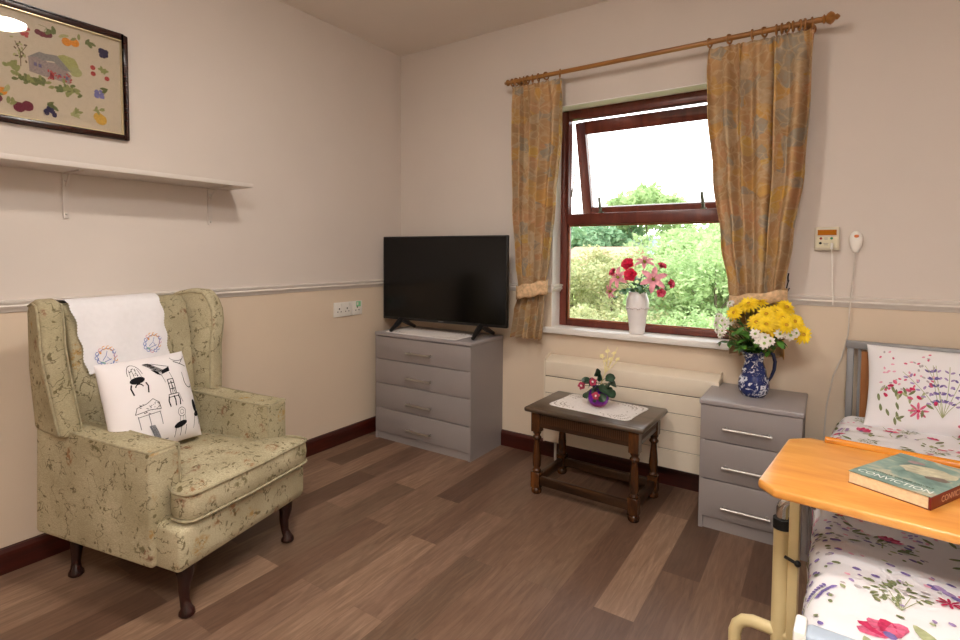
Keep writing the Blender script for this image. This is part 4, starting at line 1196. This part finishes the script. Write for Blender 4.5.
for yy in (.0,):
    mb = MB()
    mb.tube([(lx-.10, ly, .09), (lx-.10, ly, .15), (lx-.094, ly, .172), (lx-.08, ly, .188), (lx-.06, ly, .195), (lx+.62, ly, .195)], .0155, 12)
    mb.build('base_tube', M['cream_tube'], ot)
mb = MB(); mb.tube([(lx-.10, ly, .095), (lx-.10, ly, .055)], .012, 12); cs = mb.build('castor_stem', M['chrome'], ot)
mb = MB(); mb.tube([(lx-.10, ly-.012, .03), (lx-.10, ly+.012, .03)], .03, 18); mb.build('castor_wheel', M['black_matte'], cs)
mb = MB(); mb.tube([(lx-.012, ly, .03), (lx+.012, ly, .03)], .03, 18); mb.box(lx-.012, lx+.012, ly-.01, ly+.03, .03, .075); mb.build('castor_wheel', M['black_matte'], ot)
mb = MB(); mb.tube([(lx+.60, ly-.012, .03), (lx+.60, ly+.012, .03)], .03, 18); mb.tube([(lx+.60, ly, .03), (lx+.60, ly, .19)], .012, 12); mb.build('castor_wheel', M['black_matte'], ot)

# ------------------------------------------------------------------ book
bk = thing('paperback_book', 'teal covered paperback with white title lettering on the overbed table', 'book', (2.435, -1.36, TZ+.0005), radians(-28))
BW_, BH_, BT_ = .142, .22, .026
mb = MB(); mb.box(.001, BW_-.004, .002, BH_-.002, .0012, BT_-.0012); mb.build('page_block', M['page'], bk)
mb = MB(); mb.box(0, BW_, 0, BH_, BT_-.0012, BT_); fc = mb.build('front_cover', M['cover'], bk)
mb = MB(); mb.box(0, BW_, 0, BH_, 0, .0012); mb.build('back_cover', M['spine'], bk)
mb = MB(); mb.box(BW_-.004, BW_+.0006, 0, BH_, 0, BT_-.0002); spn = mb.build('spine', M['spine'], bk, bevel=.0006)
def text(body, size, loc, rot, mat, parent, name, sx=1, ext=.0001):
    cu = bpy.data.curves.new(name, 'FONT'); cu.body = body; cu.size = size; cu.extrude = ext; cu.align_x = 'CENTER'; cu.align_y = 'CENTER'
    cu.resolution_u = 3
    cu.materials.append(mat)
    o = bpy.data.objects.new(name, cu); COL.objects.link(o); o.parent = parent; o.location = loc; o.rotation_euler = rot; 
    bpy.context.view_layer.update(); dg = bpy.context.evaluated_depsgraph_get(); me = bpy.data.meshes.new_from_object(o.evaluated_get(dg))
    bpy.data.objects.remove(o); o = bpy.data.objects.new(name, me); COL.objects.link(o); o.parent = parent; o.location = loc; o.rotation_euler = rot; o.scale = (sx, 1, 1)
    return o
text('CONVICTION', .0255, (BW_/2, .024, BT_+.0003), (0, 0, 0), M['title'], bk, 'title_lettering', .80)
text('AUTHOR OF THE NOVELS', .010, (BW_/2+.004, .048, BT_+.0003), (0, 0, 0), M['title_dk'], bk, 'small_lettering', .9)
text('CONVICTION', .017, (BW_+.0010, BH_*.45, BT_/2), (radians(90), 0, radians(90)), simple('spine_lettering', 'c9a184', .5), bk, 'spine_lettering', 1.1)
mb = MB(); g_ = lambda u, v: (u, v, BT_+.0002)
ell(mb, g_, .085, .14, .045, .03, .2, 0, 16, .15)
mb2 = mb; ell(mb, lambda u, v: (u, v, BT_+.00025), .11, .11, .02, .012, .4, 1, 12, .2); ell(mb, lambda u, v: (u, v, BT_+.00025), .045, .18, .016, .01, .1, 2, 12, .2)
mb.build('cover_picture', [simple('cover_cream', 'b9b296', .35, var=.25, vscale=60), simple('cover_brown', '6b5b52', .35, var=.3, vscale=60), simple('cover_pink', '9d7f80', .35, var=.3, vscale=60)], fc, smooth=False, merge=False)

# ------------------------------------------------------------------ vases and flowers
wv = (1.582, .022, .7355)
mb = MB(); mb.lathe([(.036, 0), (.038, .004), (.040, .03), (.046, .08), (.054, .125), (.057, .15), (.055, .175), (.047, .198), (.044, .207), (.046, .214), (.043, .215), (.040, .206), (.046, .18), (.046, .12), (.03, .02), (.0, .015)], 0, 0, 32, cap=False)
mb.add([(.036*cos(2*pi*i/32), .036*sin(2*pi*i/32), 0) for i in range(32)], [tuple(range(31, -1, -1))])
vt = thing('white_vase', 'tall white ceramic vase on the window sill', 'vase', wv)
mb.build('vase_body', M['porcelain'], vt, angle=80)
mb = MB()
for i in range(40):
    a = 2*pi*i/40; mb.ball((.0562*cos(a), .0562*sin(a), .132+.003*sin(i*1.7)), .0035, 0, 6, 4)
mb.build('relief_band', simple('vase_relief', 'c9bcbc', .4), vt)

def petal(mb, l, w, curl, a, tilt, m=0, cup=.25, off=.0, pt=.55):
    # petal from the origin outwards in direction a, rising by tilt
    rows = 6
    vs = []; fs = []
    for i in range(rows+1):
        t = i/rows; wd = w*sin(pi*min(1, (t*.86+.10)))**pt*(1 if t < .98 else .25)
        r = off+l*t*cos(tilt-curl*t); z = l*t*sin(tilt-curl*t)
        for s in (-1, 0, 1):
            y = s*wd/2; zz = z+abs(s)*cup*wd*.5
            vs.append((r*cos(a)-y*sin(a), r*sin(a)+y*cos(a), zz))
    for i in range(rows):
        for s in range(2): fs.append((i*3+s, i*3+s+1, (i+1)*3+s+1, (i+1)*3+s))
    mb.add(vs, fs, m)
def place_flower(root, head_parts, pos, facing, base, stem_mat, leaf=None):
    pass
def mesh_of(mb, name, mats, angle=80):
    o = mb.build(name, mats, None, angle=angle, merge=False); return o
def flower_kinds():
    K = {}
    def proto(key, petals, center):
        K[key] = (petals, center)
    rnd = random.Random(3)
    mb = MB()
    for ring, (n, l, tl, w) in enumerate(((15, .036, .05, .0095), (14, .031, .38, .009), (10, .022, .75, .008))):
        for i in range(n): petal(mb, l*rnd.uniform(.9, 1.05), w, .25, 2*pi*(i+.5*ring)/n+rnd.uniform(-.08, .08), tl+rnd.uniform(-.1, .1), 0, .3)
    c = MB(); c.ball((0, 0, .004), .0075, 0, 12, 6, (1, 1, .6)); proto('yellow', (mb, M['yellow']), (c, M['yellow_c']))
    mb = MB()
    for ring, (n, l, tl, w) in enumerate(((9, .021, .2, .009), (7, .016, .6, .010))):
        for i in range(n): petal(mb, l*rnd.uniform(.85, 1.05), w, .3, 2*pi*(i+.5*ring)/n+rnd.uniform(-.1, .1), tl, 0, .3)
    c = MB(); c.ball((0, 0, .004), .005, 0, 8, 5, (1, 1, .6)); proto('white', (mb, M['petal_w']), (c, M['leaf_lt']))
    mb = MB()
    for i in range(6): petal(mb, .062*(1 if i % 2 else .95), .026, .75, 2*pi*i/6, .75, 0, .35, .003, .8)
    c = MB(); c.ball((0, 0, .01), .008, 0, 8, 6, (1, 1, 1.4))
    for i in range(5): c.tube([(0, 0, .006), (.012*cos(i*1.25), .012*sin(i*1.25), .034)], .0012, 5)
    proto('lily', (mb, M['pink']), (c, M['lily_c']))
    for key, mt_, s in (('rose', M['rose'], 1), ('bud', M['rose_pk'], .72)):
        mb = MB()
        for ring, (n, l, tl, w, o_) in enumerate(((5, .034, 1.0, .034, .004), (5, .032, 1.25, .028, .003), (4, .030, 1.45, .022, .001), (3, .028, 1.6, .014, 0))):
            for i in range(n): petal(mb, l*s, w*s, .5, 2*pi*(i+.4*ring)/n, tl, 0, .5, o_*s, .45)
        c = MB(); c.ball((0, 0, -.001), .009*s, 0, 8, 6, (1, 1, .8)); proto(key, (mb, mt_), (c, M['silk_leaf']))
    mb = MB()
    for i, (l, w) in enumerate(((.026, .02), (.022, .026), (.024, .016), (.024, .016), (.022, .026))): petal(mb, l, w, .3, 2*pi*i/5, .35, 0, .3)
    c = MB(); c.ball((0, 0, .006), .006, 0, 8, 6, (1, 1.2, 1)); proto('orchid', (mb, M['orchid']), (c, M['petal_w']))
    return K
KINDS = flower_kinds(); PROTO = {}
def flower(kind, name, label, cat, group, pos, face, neck, stem_m, leaf_m=None, scale=1, leafn=1):
    pos = Vector(pos); neck = Vector(neck); face = Vector(face).normalized()
    root = thing(name, label, cat, neck, 0, group)
    q_ = face.to_track_quat('Z', 'Y')
    (pm, pmat), (cm, cmat) = KINDS[kind]
    if kind not in PROTO:
        a = pm.build('petals', pmat, root, angle=80, merge=False); b = cm.build('flower_center', cmat, root, angle=80); PROTO[kind] = (a, b)
    else:
        a, b = (x.copy() for x in PROTO[kind]); COL.objects.link(a); COL.objects.link(b); a.parent = root; b.parent = root
    spin = random.uniform(0, 6)
    from mathutils import Quaternion
    for x in (a, b):
        x.location = pos-neck; x.rotation_mode = 'QUATERNION'; x.rotation_quaternion = q_ @ Quaternion((0, 0, 1), spin); x.scale = (scale,)*3
    d = pos-neck; mid = d*.5+Vector((0, 0, .25*d.length*.3))
    pts = [Vector((-d.x*.10, -d.y*.10, -min(.10, neck_depth[0]))), Vector((0, 0, 0)), mid, d-face*.01]
    mb = MB(); mb.tube(pts, [.0018, .0018, .0016, .0014], 6); mb.build('stem', stem_m, root)
    if leaf_m:
        for j in range(leafn):
            t = random.uniform(.2, .8) if leafn > 1 else .5
            p = d*t; lm = MB(); petal(lm, random.uniform(.045, .07), .024, .5, 0, .5, 0, .25)
            lo = lm.build('leaf', leaf_m, root, merge=False); lo.location = p
            lo.rotation_euler = (random.uniform(-.3, .3), random.uniform(-.5, .3), random.uniform(0, 2*pi))
    return root
neck_depth = [.08]
random.seed(11)
# silk lilies and roses in the white vase
def wp(cx, cy, y): # position in the window-vase view
    u = 595+cx/7.11; v = 250+cy/7.11; k = 1+(-.0)*y
    return (1.579+(u-636)*.0050*(1-(y-.0)*.0), y, .73+(335-v)*.0051+(u-636)*.0003)
nk = (wv[0], wv[1], wv[2]+.20)
LAB = {'a': 'pink lily at the far left of the white vase, facing the curtain', 'b': 'large pink lily on the right side of the white vase',
       'c': 'pale pink lily at the top of the white vase bouquet', 'd': 'drooping pink lily low on the left of the white vase'}
for key, cx, cy, y, f_, s in (('a', 180, 190, -.03, (-.3, -1, .3), .95), ('b', 428, 210, -.04, (.3, -1, .25), 1.1), ('c', 350, 95, .0, (.1, -.6, .9), .9), ('d', 122, 285, -.02, (-.6, -.8, -.1), .8)):
    flower('lily', 'lily', LAB[key], 'flower', 'pink lilies in the white vase', wp(cx, cy, y), f_, nk, M['stem'], M['silk_leaf'], s)
for cx, cy, y, f_, lb in ((245, 105, -.02, (-.1, -1, .5), 'upper red rose in the white vase on the sill'), (278, 178, -.05, (.0, -1, .3), 'lower red rose in the white vase on the sill')):
    flower('rose', 'rose', lb, 'flower', 'red roses in the white vase', wp(cx, cy, y), f_, nk, M['stem'], M['silk_leaf'], 1.05)
for cx, cy, y, f_, lb in ((138, 155, -.02, (-.5, -.8, .5), 'small red rosebud on the left of the window bouquet'), (470, 128, -.01, (.5, -.5, .8), 'red rosebud at the upper right of the window bouquet'),
                          (530, 245, -.02, (.9, -.5, .2), 'red rosebud furthest right in the window bouquet'), (475, 300, -.03, (.5, -.9, -.1), 'pink rosebud low on the right of the window bouquet')):
    flower('bud', 'rosebud', lb, 'flower', 'rosebuds in the white vase', wp(cx, cy, y), f_, nk, M['stem'], None, 1.0)
def leaf_sprig(label, neck, pos, mat, n, l, w, group, rnd, extra=None):
    root = thing('leaf_sprig', label, 'foliage', neck, 0, group)
    d = Vector(pos)-Vector(neck)
    mb = MB(); mb.tube([Vector((-d.x*.1, -d.y*.1, -.06)), Vector((0, 0, 0)), d*.5+Vector((0, 0, .02)), d], .0016, 6); mb.build('stem', M['stem'], root)
    for i in range(n):
        t = (i+1)/n; p = d*t*.95+Vector((0, 0, .02*sin(pi*t)))
        lm = MB(); petal(lm, l*rnd.uniform(.8, 1.2), w, rnd.uniform(.3, .9), 0, rnd.uniform(.1, .7), 0, .25)
        lo = lm.build('leaf', mat, root, merge=False); lo.location = p
        base = atan2(d.y, d.x); lo.rotation_euler = (rnd.uniform(-.4, .4), rnd.uniform(-.3, .3), base+(1 if i % 2 else -1)*rnd.uniform(.5, 1.5))
rl = random.Random(4)
for cx, cy, y in ((210, 290, -.04), (320, 250, -.05), (415, 290, -.03), (330, 190, .0), (160, 330, -.02), (290, 240, .03), (440, 250, .03)):
    leaf_sprig('soft green silk leaves around the neck of the white vase', nk, wp(cx, cy, y), M['silk_leaf'], 4, .045, .026, 'leaf sprigs in the white vase', rl)

# blue and white jug with yellow and white flowers
JP = (2.138, -.195, .5455)
jg = thing('flower_jug', 'blue and white patterned china jug on the bedside cabinet', 'jug', JP)
mb = MB(); n = 32
JK = 1.27
prof = [(.030, 0), (.034, .003), (.041, .012), (.0465, .028), (.047, .042), (.044, .058), (.036, .080), (.029, .100), (.0275, .12), (.029, .135), (.033, .148), (.031, .148), (.026, .12), (.036, .09), (.042, .05), (.03, .01), (.0, .008)]
vs = []
for j, (r, z) in enumerate(prof):
    for i in range(n):
        a = 2*pi*i/n; rr = r; zz = z
        if 8 < j < 13 and z > .125:
            k = max(0, cos(a-pi))**4; rr = r+k*.016*(z-.12)/.028; zz = z+k*.010
        vs.append((JK*rr*cos(a), JK*rr*sin(a), JK*zz))
fs = [(j*n+i, j*n+(i+1) % n, (j+1)*n+(i+1) % n, (j+1)*n+i) for j in range(len(prof)-1) for i in range(n)]+[tuple(range(n-1, -1, -1))]
mb.add(vs, fs); mb.build('jug_body', M['jug'], jg, angle=80)
mb = MB(); mb.tube([(JK*a, 0, JK*b) for a, b in ((.028, .14), (.04, .152), (.054, .146), (.060, .122), (.058, .095), (.050, .07), (.042, .055))], [.006, .0075, .0075, .0075, .007, .006, .005], 10); mb.build('handle', simple('dark_blue_glaze', '141c40', .15), jg)
jn = (JP[0], JP[1], JP[2]+.18)
def jp(cx, cy, y):
    u = 700+cx/5.33-4; v = 280+cy/5.33-2
    p = Vector((2.131+(u-754)*.0036, y, .931-(v-302)*.0040+(u-735)*.00025)); c = Vector((2.39, -2.756, 1.145))
    return tuple(c+(p-c)*1.036)
random.seed(8)
neck_depth[0] = .10
for cx, cy, y in ((228, 160, -.34), (298, 118, -.30), (345, 112, -.24), (352, 205, -.38), (398, 165, -.36), (432, 240, -.38), (478, 185, -.36), (488, 140, -.27), (535, 205, -.34), (577, 272, -.34), (262, 140, -.26), (440, 160, -.30), (405, 212, -.40), (545, 225, -.27), (500, 215, -.40)):
    p = jp(cx, cy, y); f_ = (p[0]-jn[0]+random.uniform(-.04, .04), (p[1]-jn[1])*1.2-.12, (p[2]-jn[2])*.6)
    flower('yellow', 'chrysanthemum', 'yellow many-petalled bloom in the blue and white jug', 'flower', 'yellow chrysanthemums in the jug', p, f_, jn, M['stem'], M['leaf'] if random.random() < .6 else None, random.uniform(1.05, 1.22))
for cx, cy, y in ((190, 118, -.26), (140, 185, -.30), (182, 225, -.34), (152, 285, -.32), (400, 280, -.40), (398, 308, -.41), (495, 245, -.38), (545, 262, -.36), (350, 262, -.40), (120, 225, -.28), (165, 205, -.33), (205, 210, -.30), (520, 270, -.38), (375, 300, -.40), (130, 260, -.30), (425, 298, -.40), (470, 262, -.39), (118, 190, -.26), (170, 258, -.35)):
    p = jp(cx, cy, y); f_ = (p[0]-jn[0], (p[1]-jn[1])*1.2-.12, (p[2]-jn[2])*.5)
    flower('white', 'white_blossom', 'small white bloom in the blue and white jug', 'flower', 'small white flowers in the jug', p, f_, jn, M['stem'], None, random.uniform(.9, 1.25))
rl = random.Random(9)
for cx, cy, y in ((250, 250, -.38), (300, 230, -.38), (200, 320, -.34), (320, 290, -.40), (380, 330, -.38), (470, 300, -.36), (440, 360, -.36), (260, 340, -.38), (300, 350, -.39), (170, 330, -.30), (350, 240, -.33), (240, 200, -.3), (420, 330, -.32), (330, 340, -.33), (460, 330, -.29), (215, 265, -.27)):
    leaf_sprig('green leaves between the blooms in the blue and white jug', jn, jp(cx, cy, y), M['leaf'], 5, .05, .024, 'leaf sprigs in the jug', rl)

# purple glass vase with a little orchid arrangement
VP = (1.505, -.315, .424)
pv = thing('glass_vase', 'small round purple glass vase on the lace doily', 'vase', VP)
mb = MB(); mb.lathe([(.0, 0), (.022, 0), (.034, .006), (.045, .022), (.049, .04), (.047, .058), (.038, .075), (.028, .084), (.026, .088), (.030, .092), (.024, .089), (.023, .084), (.034, .07), (.043, .055), (.044, .04), (.038, .02), (.02, .007), (0, .006)], 0, 0, 32, cap=False)
mb.build('vase_body', M['purple'], pv, angle=80)
pnk = (VP[0], VP[1], VP[2]+.085); neck_depth[0] = .07
def vp_(cx, cy, y): # crop 560..660 x 340..430, scale 7.11
    u = 560+cx/7.11; v = 340+cy/7.11
    return (1.505+(u-598)*.0047, y, .467+(393-v)*.0047+(u-598)*.0004)
rl = random.Random(2)
for cx, cy, y, n_ in ((275, 215, -.30, 3), (345, 280, -.30, 3), (210, 260, -.33, 3), (345, 335, -.34, 3), (240, 325, -.35, 4), (195, 340, -.33, 3), (300, 300, -.36, 3), (155, 270, -.33, 2), (325, 235, -.31, 2), (300, 370, -.37, 2)):
    root = thing('leaf_sprig', 'dark rounded leaves in the small purple vase', 'foliage', pnk, 0, 'dark leaf sprigs in the purple vase')
    d = Vector(vp_(cx, cy, y))-Vector(pnk)
    mb = MB(); mb.tube([Vector((-d.x*.1, -d.y*.1, -.05)), Vector((0, 0, 0)), d*.5+Vector((0, 0, .01)), d], .0014, 6); mb.build('stem', M['stem'], root)
    for i in range(n_):
        lm = MB(); petal(lm, rl.uniform(.038, .052), .040, .5, 0, .3, 0, .2)
        lo = lm.build('leaf', M['leaf_dk'], root, merge=False); lo.location = d*(1-.12*i)
        lo.rotation_euler = (rl.uniform(.5, 1.5), rl.uniform(-.4, .4), rl.uniform(-2.2, 1.0))
for cx, cy, y, lb in ((168, 290, -.355, 'crimson orchid bloom on the left of the purple vase'), (256, 255, -.36, 'crimson orchid bloom above the purple vase, topmost'), (292, 345, -.385, 'crimson orchid bloom hanging over the front of the purple vase')):
    flower('orchid', 'orchid', lb, 'flower', 'orchids in the purple vase', vp_(cx, cy, y), (random.uniform(-.3, .3), -1, .2), pnk, M['stem'], None, .85)
ds_ = thing('dried_sprig', 'pale dried sprig standing tall in the small purple vase', 'dried flower', pnk)
mb = MB(); P0 = Vector(pnk)
tips = [(330, 50), (378, 62), (405, 105), (290, 85), (322, 115), (355, 105), (400, 20), (330, 12)]
for cx, cy in tips:
    d = Vector(vp_(cx, cy, -.31))-P0; b_ = Vector(vp_(315, 200, -.312))-P0
    mb.tube([Vector((0, 0, -.04)), b_*.6, b_, b_.lerp(d, .5)+Vector((.004, 0, 0)), d], [.003, .003, .0028, .0022, .0015], 5)
mb.build('stem', M['dried'], ds_)
for cx, cy in tips[:6]:
    d = Vector(vp_(cx, cy, -.31))-P0
    mb = MB()
    for i in range(5): petal(mb, .013, .011, .3, i*1.256, .5, 0, .3)
    mb.ball((0, 0, .002), .004, 0, 6, 4)
    bo = mb.build('blossom', M['dried'], ds_, merge=False); bo.location = d; bo.rotation_euler = (random.uniform(.3, 1.2), 0, random.uniform(-.6, .6))

# ------------------------------------------------------------------ ceiling lamp
lp = thing('ceiling_lamp', 'round flush ceiling lamp reflected in the glass of the picture', 'lamp', (1.50, -1.69, H))
mb = MB(); mb.lathe([(.108, 0), (.108, -.02), (.10, -.02)], 0, 0, 32, cap=False); mb.build('rim', M['white_gloss'], lp)
mb = MB(); mb.lathe([(.104, -.012), (.098, -.028), (.075, -.042), (.04, -.050), (.0, -.052)], 0, 0, 32, cap=False); mb.build('diffuser', M['lamp'], lp, angle=80)

# ------------------------------------------------------------------ outside
mb = MB(); mb.box(-40, 30, .3, 70, -.6, -.5); struct(mb.build('ground', simple('garden_grass', '8fa05c', .9, spec=.1, var=.3, vscale=2), smooth=False))
F1_ = m_foliage('dark_foliage', '6c9270', '8aac84', 'aac69c')
F2_ = m_foliage('bright_foliage', '8aa672', 'aac288', 'cddaa8')
F3_ = m_foliage('mixed_foliage', '8c9c6c', 'b6b888', 'd8cca0')
bark = simple('bark', '6f6254', .9, spec=.1)
def leafy(name, label, cat, x, y, h, w, mat, n, ls, group, seed, trunk=True, zlow=.0):
    root = thing(name, label, cat, (x, y, -.5), 0, group)
    r = random.Random(seed); cl = []
    cl.append((0, 0, h-.2*w, .2*w))
    for _ in range(14 if trunk else 10):
        a = r.uniform(0, 2*pi); d = r.random()**.5
        zc = h*(r.uniform(.38, .9) if trunk else r.uniform(.12, .85))
        wz = w/2*(1-((zc/h-.55)/.75)**2)
        cr_ = min(r.uniform(.16, .28)*w*.75, h*.45); cl.append((cos(a)*d*wz, sin(a)*d*wz, min(zc, h*r.uniform(.82, 1.0)-cr_), cr_))
    mb = MB()
    for i in range(n):
        cx, cy, cz, cr = cl[i % len(cl)]
        v = Vector((r.gauss(0, 1), r.gauss(0, 1), r.gauss(0, 1))).normalized()*cr*r.uniform(.55, 1.05)
        p = Vector((cx, cy, cz))+v
        if p.z < zlow: p.z = zlow+r.random()*.3
        a_ = Vector((r.gauss(0, 1), r.gauss(0, 1), r.gauss(0, .7))).normalized(); b_ = a_.cross(Vector((r.gauss(0, 1), r.gauss(0, 1), r.gauss(0, 1)))).normalized()
        s = ls*r.uniform(.6, 1.3)
        mb.add([p-a_*s, p+b_*s*.5, p+a_*s, p-b_*s*.5], [(0, 1, 2, 3)])
    mb.build('foliage', mat, root, smooth=False, merge=False)
    mb = MB(); mb.tube([(0, 0, 0), (.04*h*.2, 0, h*.3), (0, .02, h*.62)], [.035*h*.5+.02, .02*h*.5+.015, .01], 8)
    for i in range(4):
        c_ = cl[i]; mb.tube([(0, 0, h*.28), (c_[0]*.6, c_[1]*.6, (h*.3+c_[2])/2), (c_[0], c_[1], c_[2])], [.012*h*.6, .008*h*.6, .004], 6)
    mb.build('trunk', bark, root)
    return root
def X(y, u): # direction columns through the window
    return 2.39+u*(y+2.756)
TREES = [ # y, slope, height above ground, width, mat, n, leaf
    (24, -.43, 3.6, 4.8, F1_, 2600, .20, 'dense dark green tree at the far left of the window view'),
    (26, -.36, 3.4, 5.0, F1_, 2200, .20, 'dark green tree behind the left curtain edge, beside the red-roofed house'),
    (27, -.277, 5.5, 4.6, F2_, 4200, .20, 'tall rounded tree rising above the window transom'),
    (24, -.20, 2.9, 5.0, F2_, 2400, .20, 'light green tree to the right of the tall rounded tree'),
    (18, -.15, 2.7, 4.6, F2_, 2400, .17, 'light green tree at the right edge of the window view'),
    (24, -.09, 4.3, 6.0, F2_, 2200, .20, 'light green tree hidden partly by the right curtain'),
    (26, -.56, 3.6, 6.0, F1_, 2000, .20, 'dark tree outside, beyond the left curtain'),
]
for i, (y, u, h, w, mt_, n, ls, lb) in enumerate(TREES):
    leafy('tree', lb, 'tree', X(y, u), y, h, w, mt_, n, ls, 'trees beyond the garden', 100+i)
SH = [(9, -.42, 1.55, 2.2, F3_, 'mixed green shrub at the lower left of the window'), (9.5, -.34, 1.5, 2.2, F3_, 'yellowish shrub seen behind the left side of the window bouquet'),
      (9, -.27, 1.25, 2.0, F3_, 'low shrub seen directly behind the white vase'), (8, -.215, 1.75, 2.0, F2_, 'bright green shrub to the right of the window bouquet'),
      (7.5, -.16, 1.95, 2.2, F2_, 'tall bright green shrub at the lower right of the window'), (8, -.10, 1.8, 2.4, F2_, 'bright shrub hidden partly by the right curtain'),
      (11.5, -.38, 1.9, 2.6, F3_, 'shrub in the second row at the left of the window'), (12, -.30, 1.7, 2.6, F3_, 'shrub in the second row behind the vase'),
      (12, -.22, 2.3, 3.0, F2_, 'shrub in the second row at the right of the window'), (9, -.50, 1.6, 2.4, F3_, 'shrub outside, beyond the left curtain'), (12, -.14, 2.5, 3.0, F2_, 'bushy green shrub in the second row at the right edge'),
      (6, -.40, .75, 1.8, F3_, 'low shrub nearest the window on the left'), (6, -.3, .75, 1.8, F3_, 'low shrub nearest the window in the middle'), (6, -.2, .85, 1.8, F2_, 'low shrub nearest the window on the right')]
for i, (y, u, h, w, mt_, lb) in enumerate(SH):
    leafy('shrub', lb, 'shrub', X(y, u), y, h, w, mt_, 4600, .052 if y > 7 else .036, 'garden shrubs outside the window', 300+i, False, .02)
hs_ = thing('house', 'distant pale house with an orange tiled roof between the trees', 'house', (X(19, -.375), 19, -.5))
mb = MB(); mb.box(-1.3, 1.3, 0, 3, 0, 1.45); hw = mb.build('wall', simple('house_render', 'cfae9a', .9), hs_)
mb = MB(); mb.prism([(-.3, 1.4), (3.3, 1.4), (1.5, 1.95)], -1.5, 1.5, 'x'); mb.build('roof', simple('orange_tiles', 'b88872', .8, var=.2), hs_)
for x in (-.7, .5):
    mb = MB(); mb.box(x-.22, x+.22, -.03, .0, .55, 1.05); mb.build('window', simple('house_window', '56606a', .3), hs_)
hs2 = thing('house', 'distant white house with a grey roof between the trees', 'house', (X(22, -.235), 22, -.5))
mb = MB(); mb.box(-1.8, 1.8, 0, 3, 0, 1.6); mb.build('wall', simple('white_render', 'd8d8d4', .9), hs2)
mb = MB(); mb.prism([(-.3, 1.55), (3.3, 1.55), (1.5, 2.4)], -2.0, 2.0, 'x'); mb.build('roof', simple('grey_slates', '8f969c', .8, var=.1), hs2)
for x in (-1.0, .9):
    mb = MB(); mb.box(x-.25, x+.25, -.03, .0, .6, 1.2); mb.build('window', simple('house_window_grey', '5a646e', .3), hs2)

# ------------------------------------------------------------------ world, lights, camera
w = bpy.data.worlds.new('overcast_sky'); SC.world = w; w.use_nodes = True
wn = w.node_tree; bg = wn.nodes['Background']; bg.inputs[1].default_value = SKY
tc = wn.nodes.new('ShaderNodeTexCoord'); sp = wn.nodes.new('ShaderNodeSeparateXYZ'); rp = wn.nodes.new('ShaderNodeValToRGB')
wn.links.new(tc.outputs['Generated'], sp.inputs[0]); wn.links.new(sp.outputs[2], rp.inputs[0]); wn.links.new(rp.outputs[0], bg.inputs[0])
rp.color_ramp.elements[0].color = (1.0, .99, .97, 1); rp.color_ramp.elements[1].color = (.86, .93, 1, 1)
# unseen fill light added behind the camera, shaped like a square ceiling lamp
l2 = thing('ceiling_lamp', 'added square fill light on the ceiling, unseen behind the camera', 'lamp', (2.55, -3.1, H))
mb = MB(); mb.box(-.36, .36, -.36, -.33, -.05, 0); mb.box(-.36, .36, .33, .36, -.05, 0); mb.box(-.36, -.33, -.33, .33, -.05, 0); mb.box(.33, .36, -.33, .33, -.05, 0)
mb.build('rim', M['white_gloss'], l2)
pt = NT('fill_light_diffuser'); pt.col('ffffff'); pt.b.inputs['Emission Color'].default_value = (1, .96, .92, 1); pt.b.inputs['Emission Strength'].default_value = FILL
mb = MB(); mb.box(-.33, .33, -.33, .33, -.055, -.045); mb.build('diffuser', pt.m, l2, smooth=False)

Q = (2.3896033133496353, -2.7564092232392743, 1.1451706909058226, 0.6051821626817968, -0.04452405376908389, 0.004840741844996528, 535.5079031758884, 459.33734248364004, 276.8349516740426)
cx, cy, h, yaw, pit, rol, f, ppx, ppy = Q
F = Vector((-sin(yaw)*cos(pit), cos(yaw)*cos(pit), sin(pit)))
R = F.cross(Vector((0, 0, 1))).normalized(); U = R.cross(F)
R2 = R*cos(rol)+U*sin(rol); U2 = U*cos(rol)-R*sin(rol)
cam = bpy.data.cameras.new('camera'); co = bpy.data.objects.new('camera', cam); COL.objects.link(co)
mw = Matrix((R2, U2, -F)).transposed().to_4x4(); mw.translation = (cx, cy, h); co.matrix_world = mw
cam.sensor_fit = 'HORIZONTAL'; cam.sensor_width = 36; cam.lens = 36*f/960
cam.shift_x = (480-ppx)/960; cam.shift_y = (ppy-320)/960
cam.clip_start = .02; cam.clip_end = 300
SC.camera = co
vs_ = SC.view_settings; vs_.view_transform = 'Standard'; vs_.look = 'None'; vs_.gamma = 1; vs_.exposure = 0; vs_.use_curve_mapping = False
SC.cycles.max_bounces = 10; SC.cycles.diffuse_bounces = 6; SC.cycles.transparent_max_bounces = 12
SC.cycles.use_denoising = True
SC.cycles.sample_clamp_indirect = 6
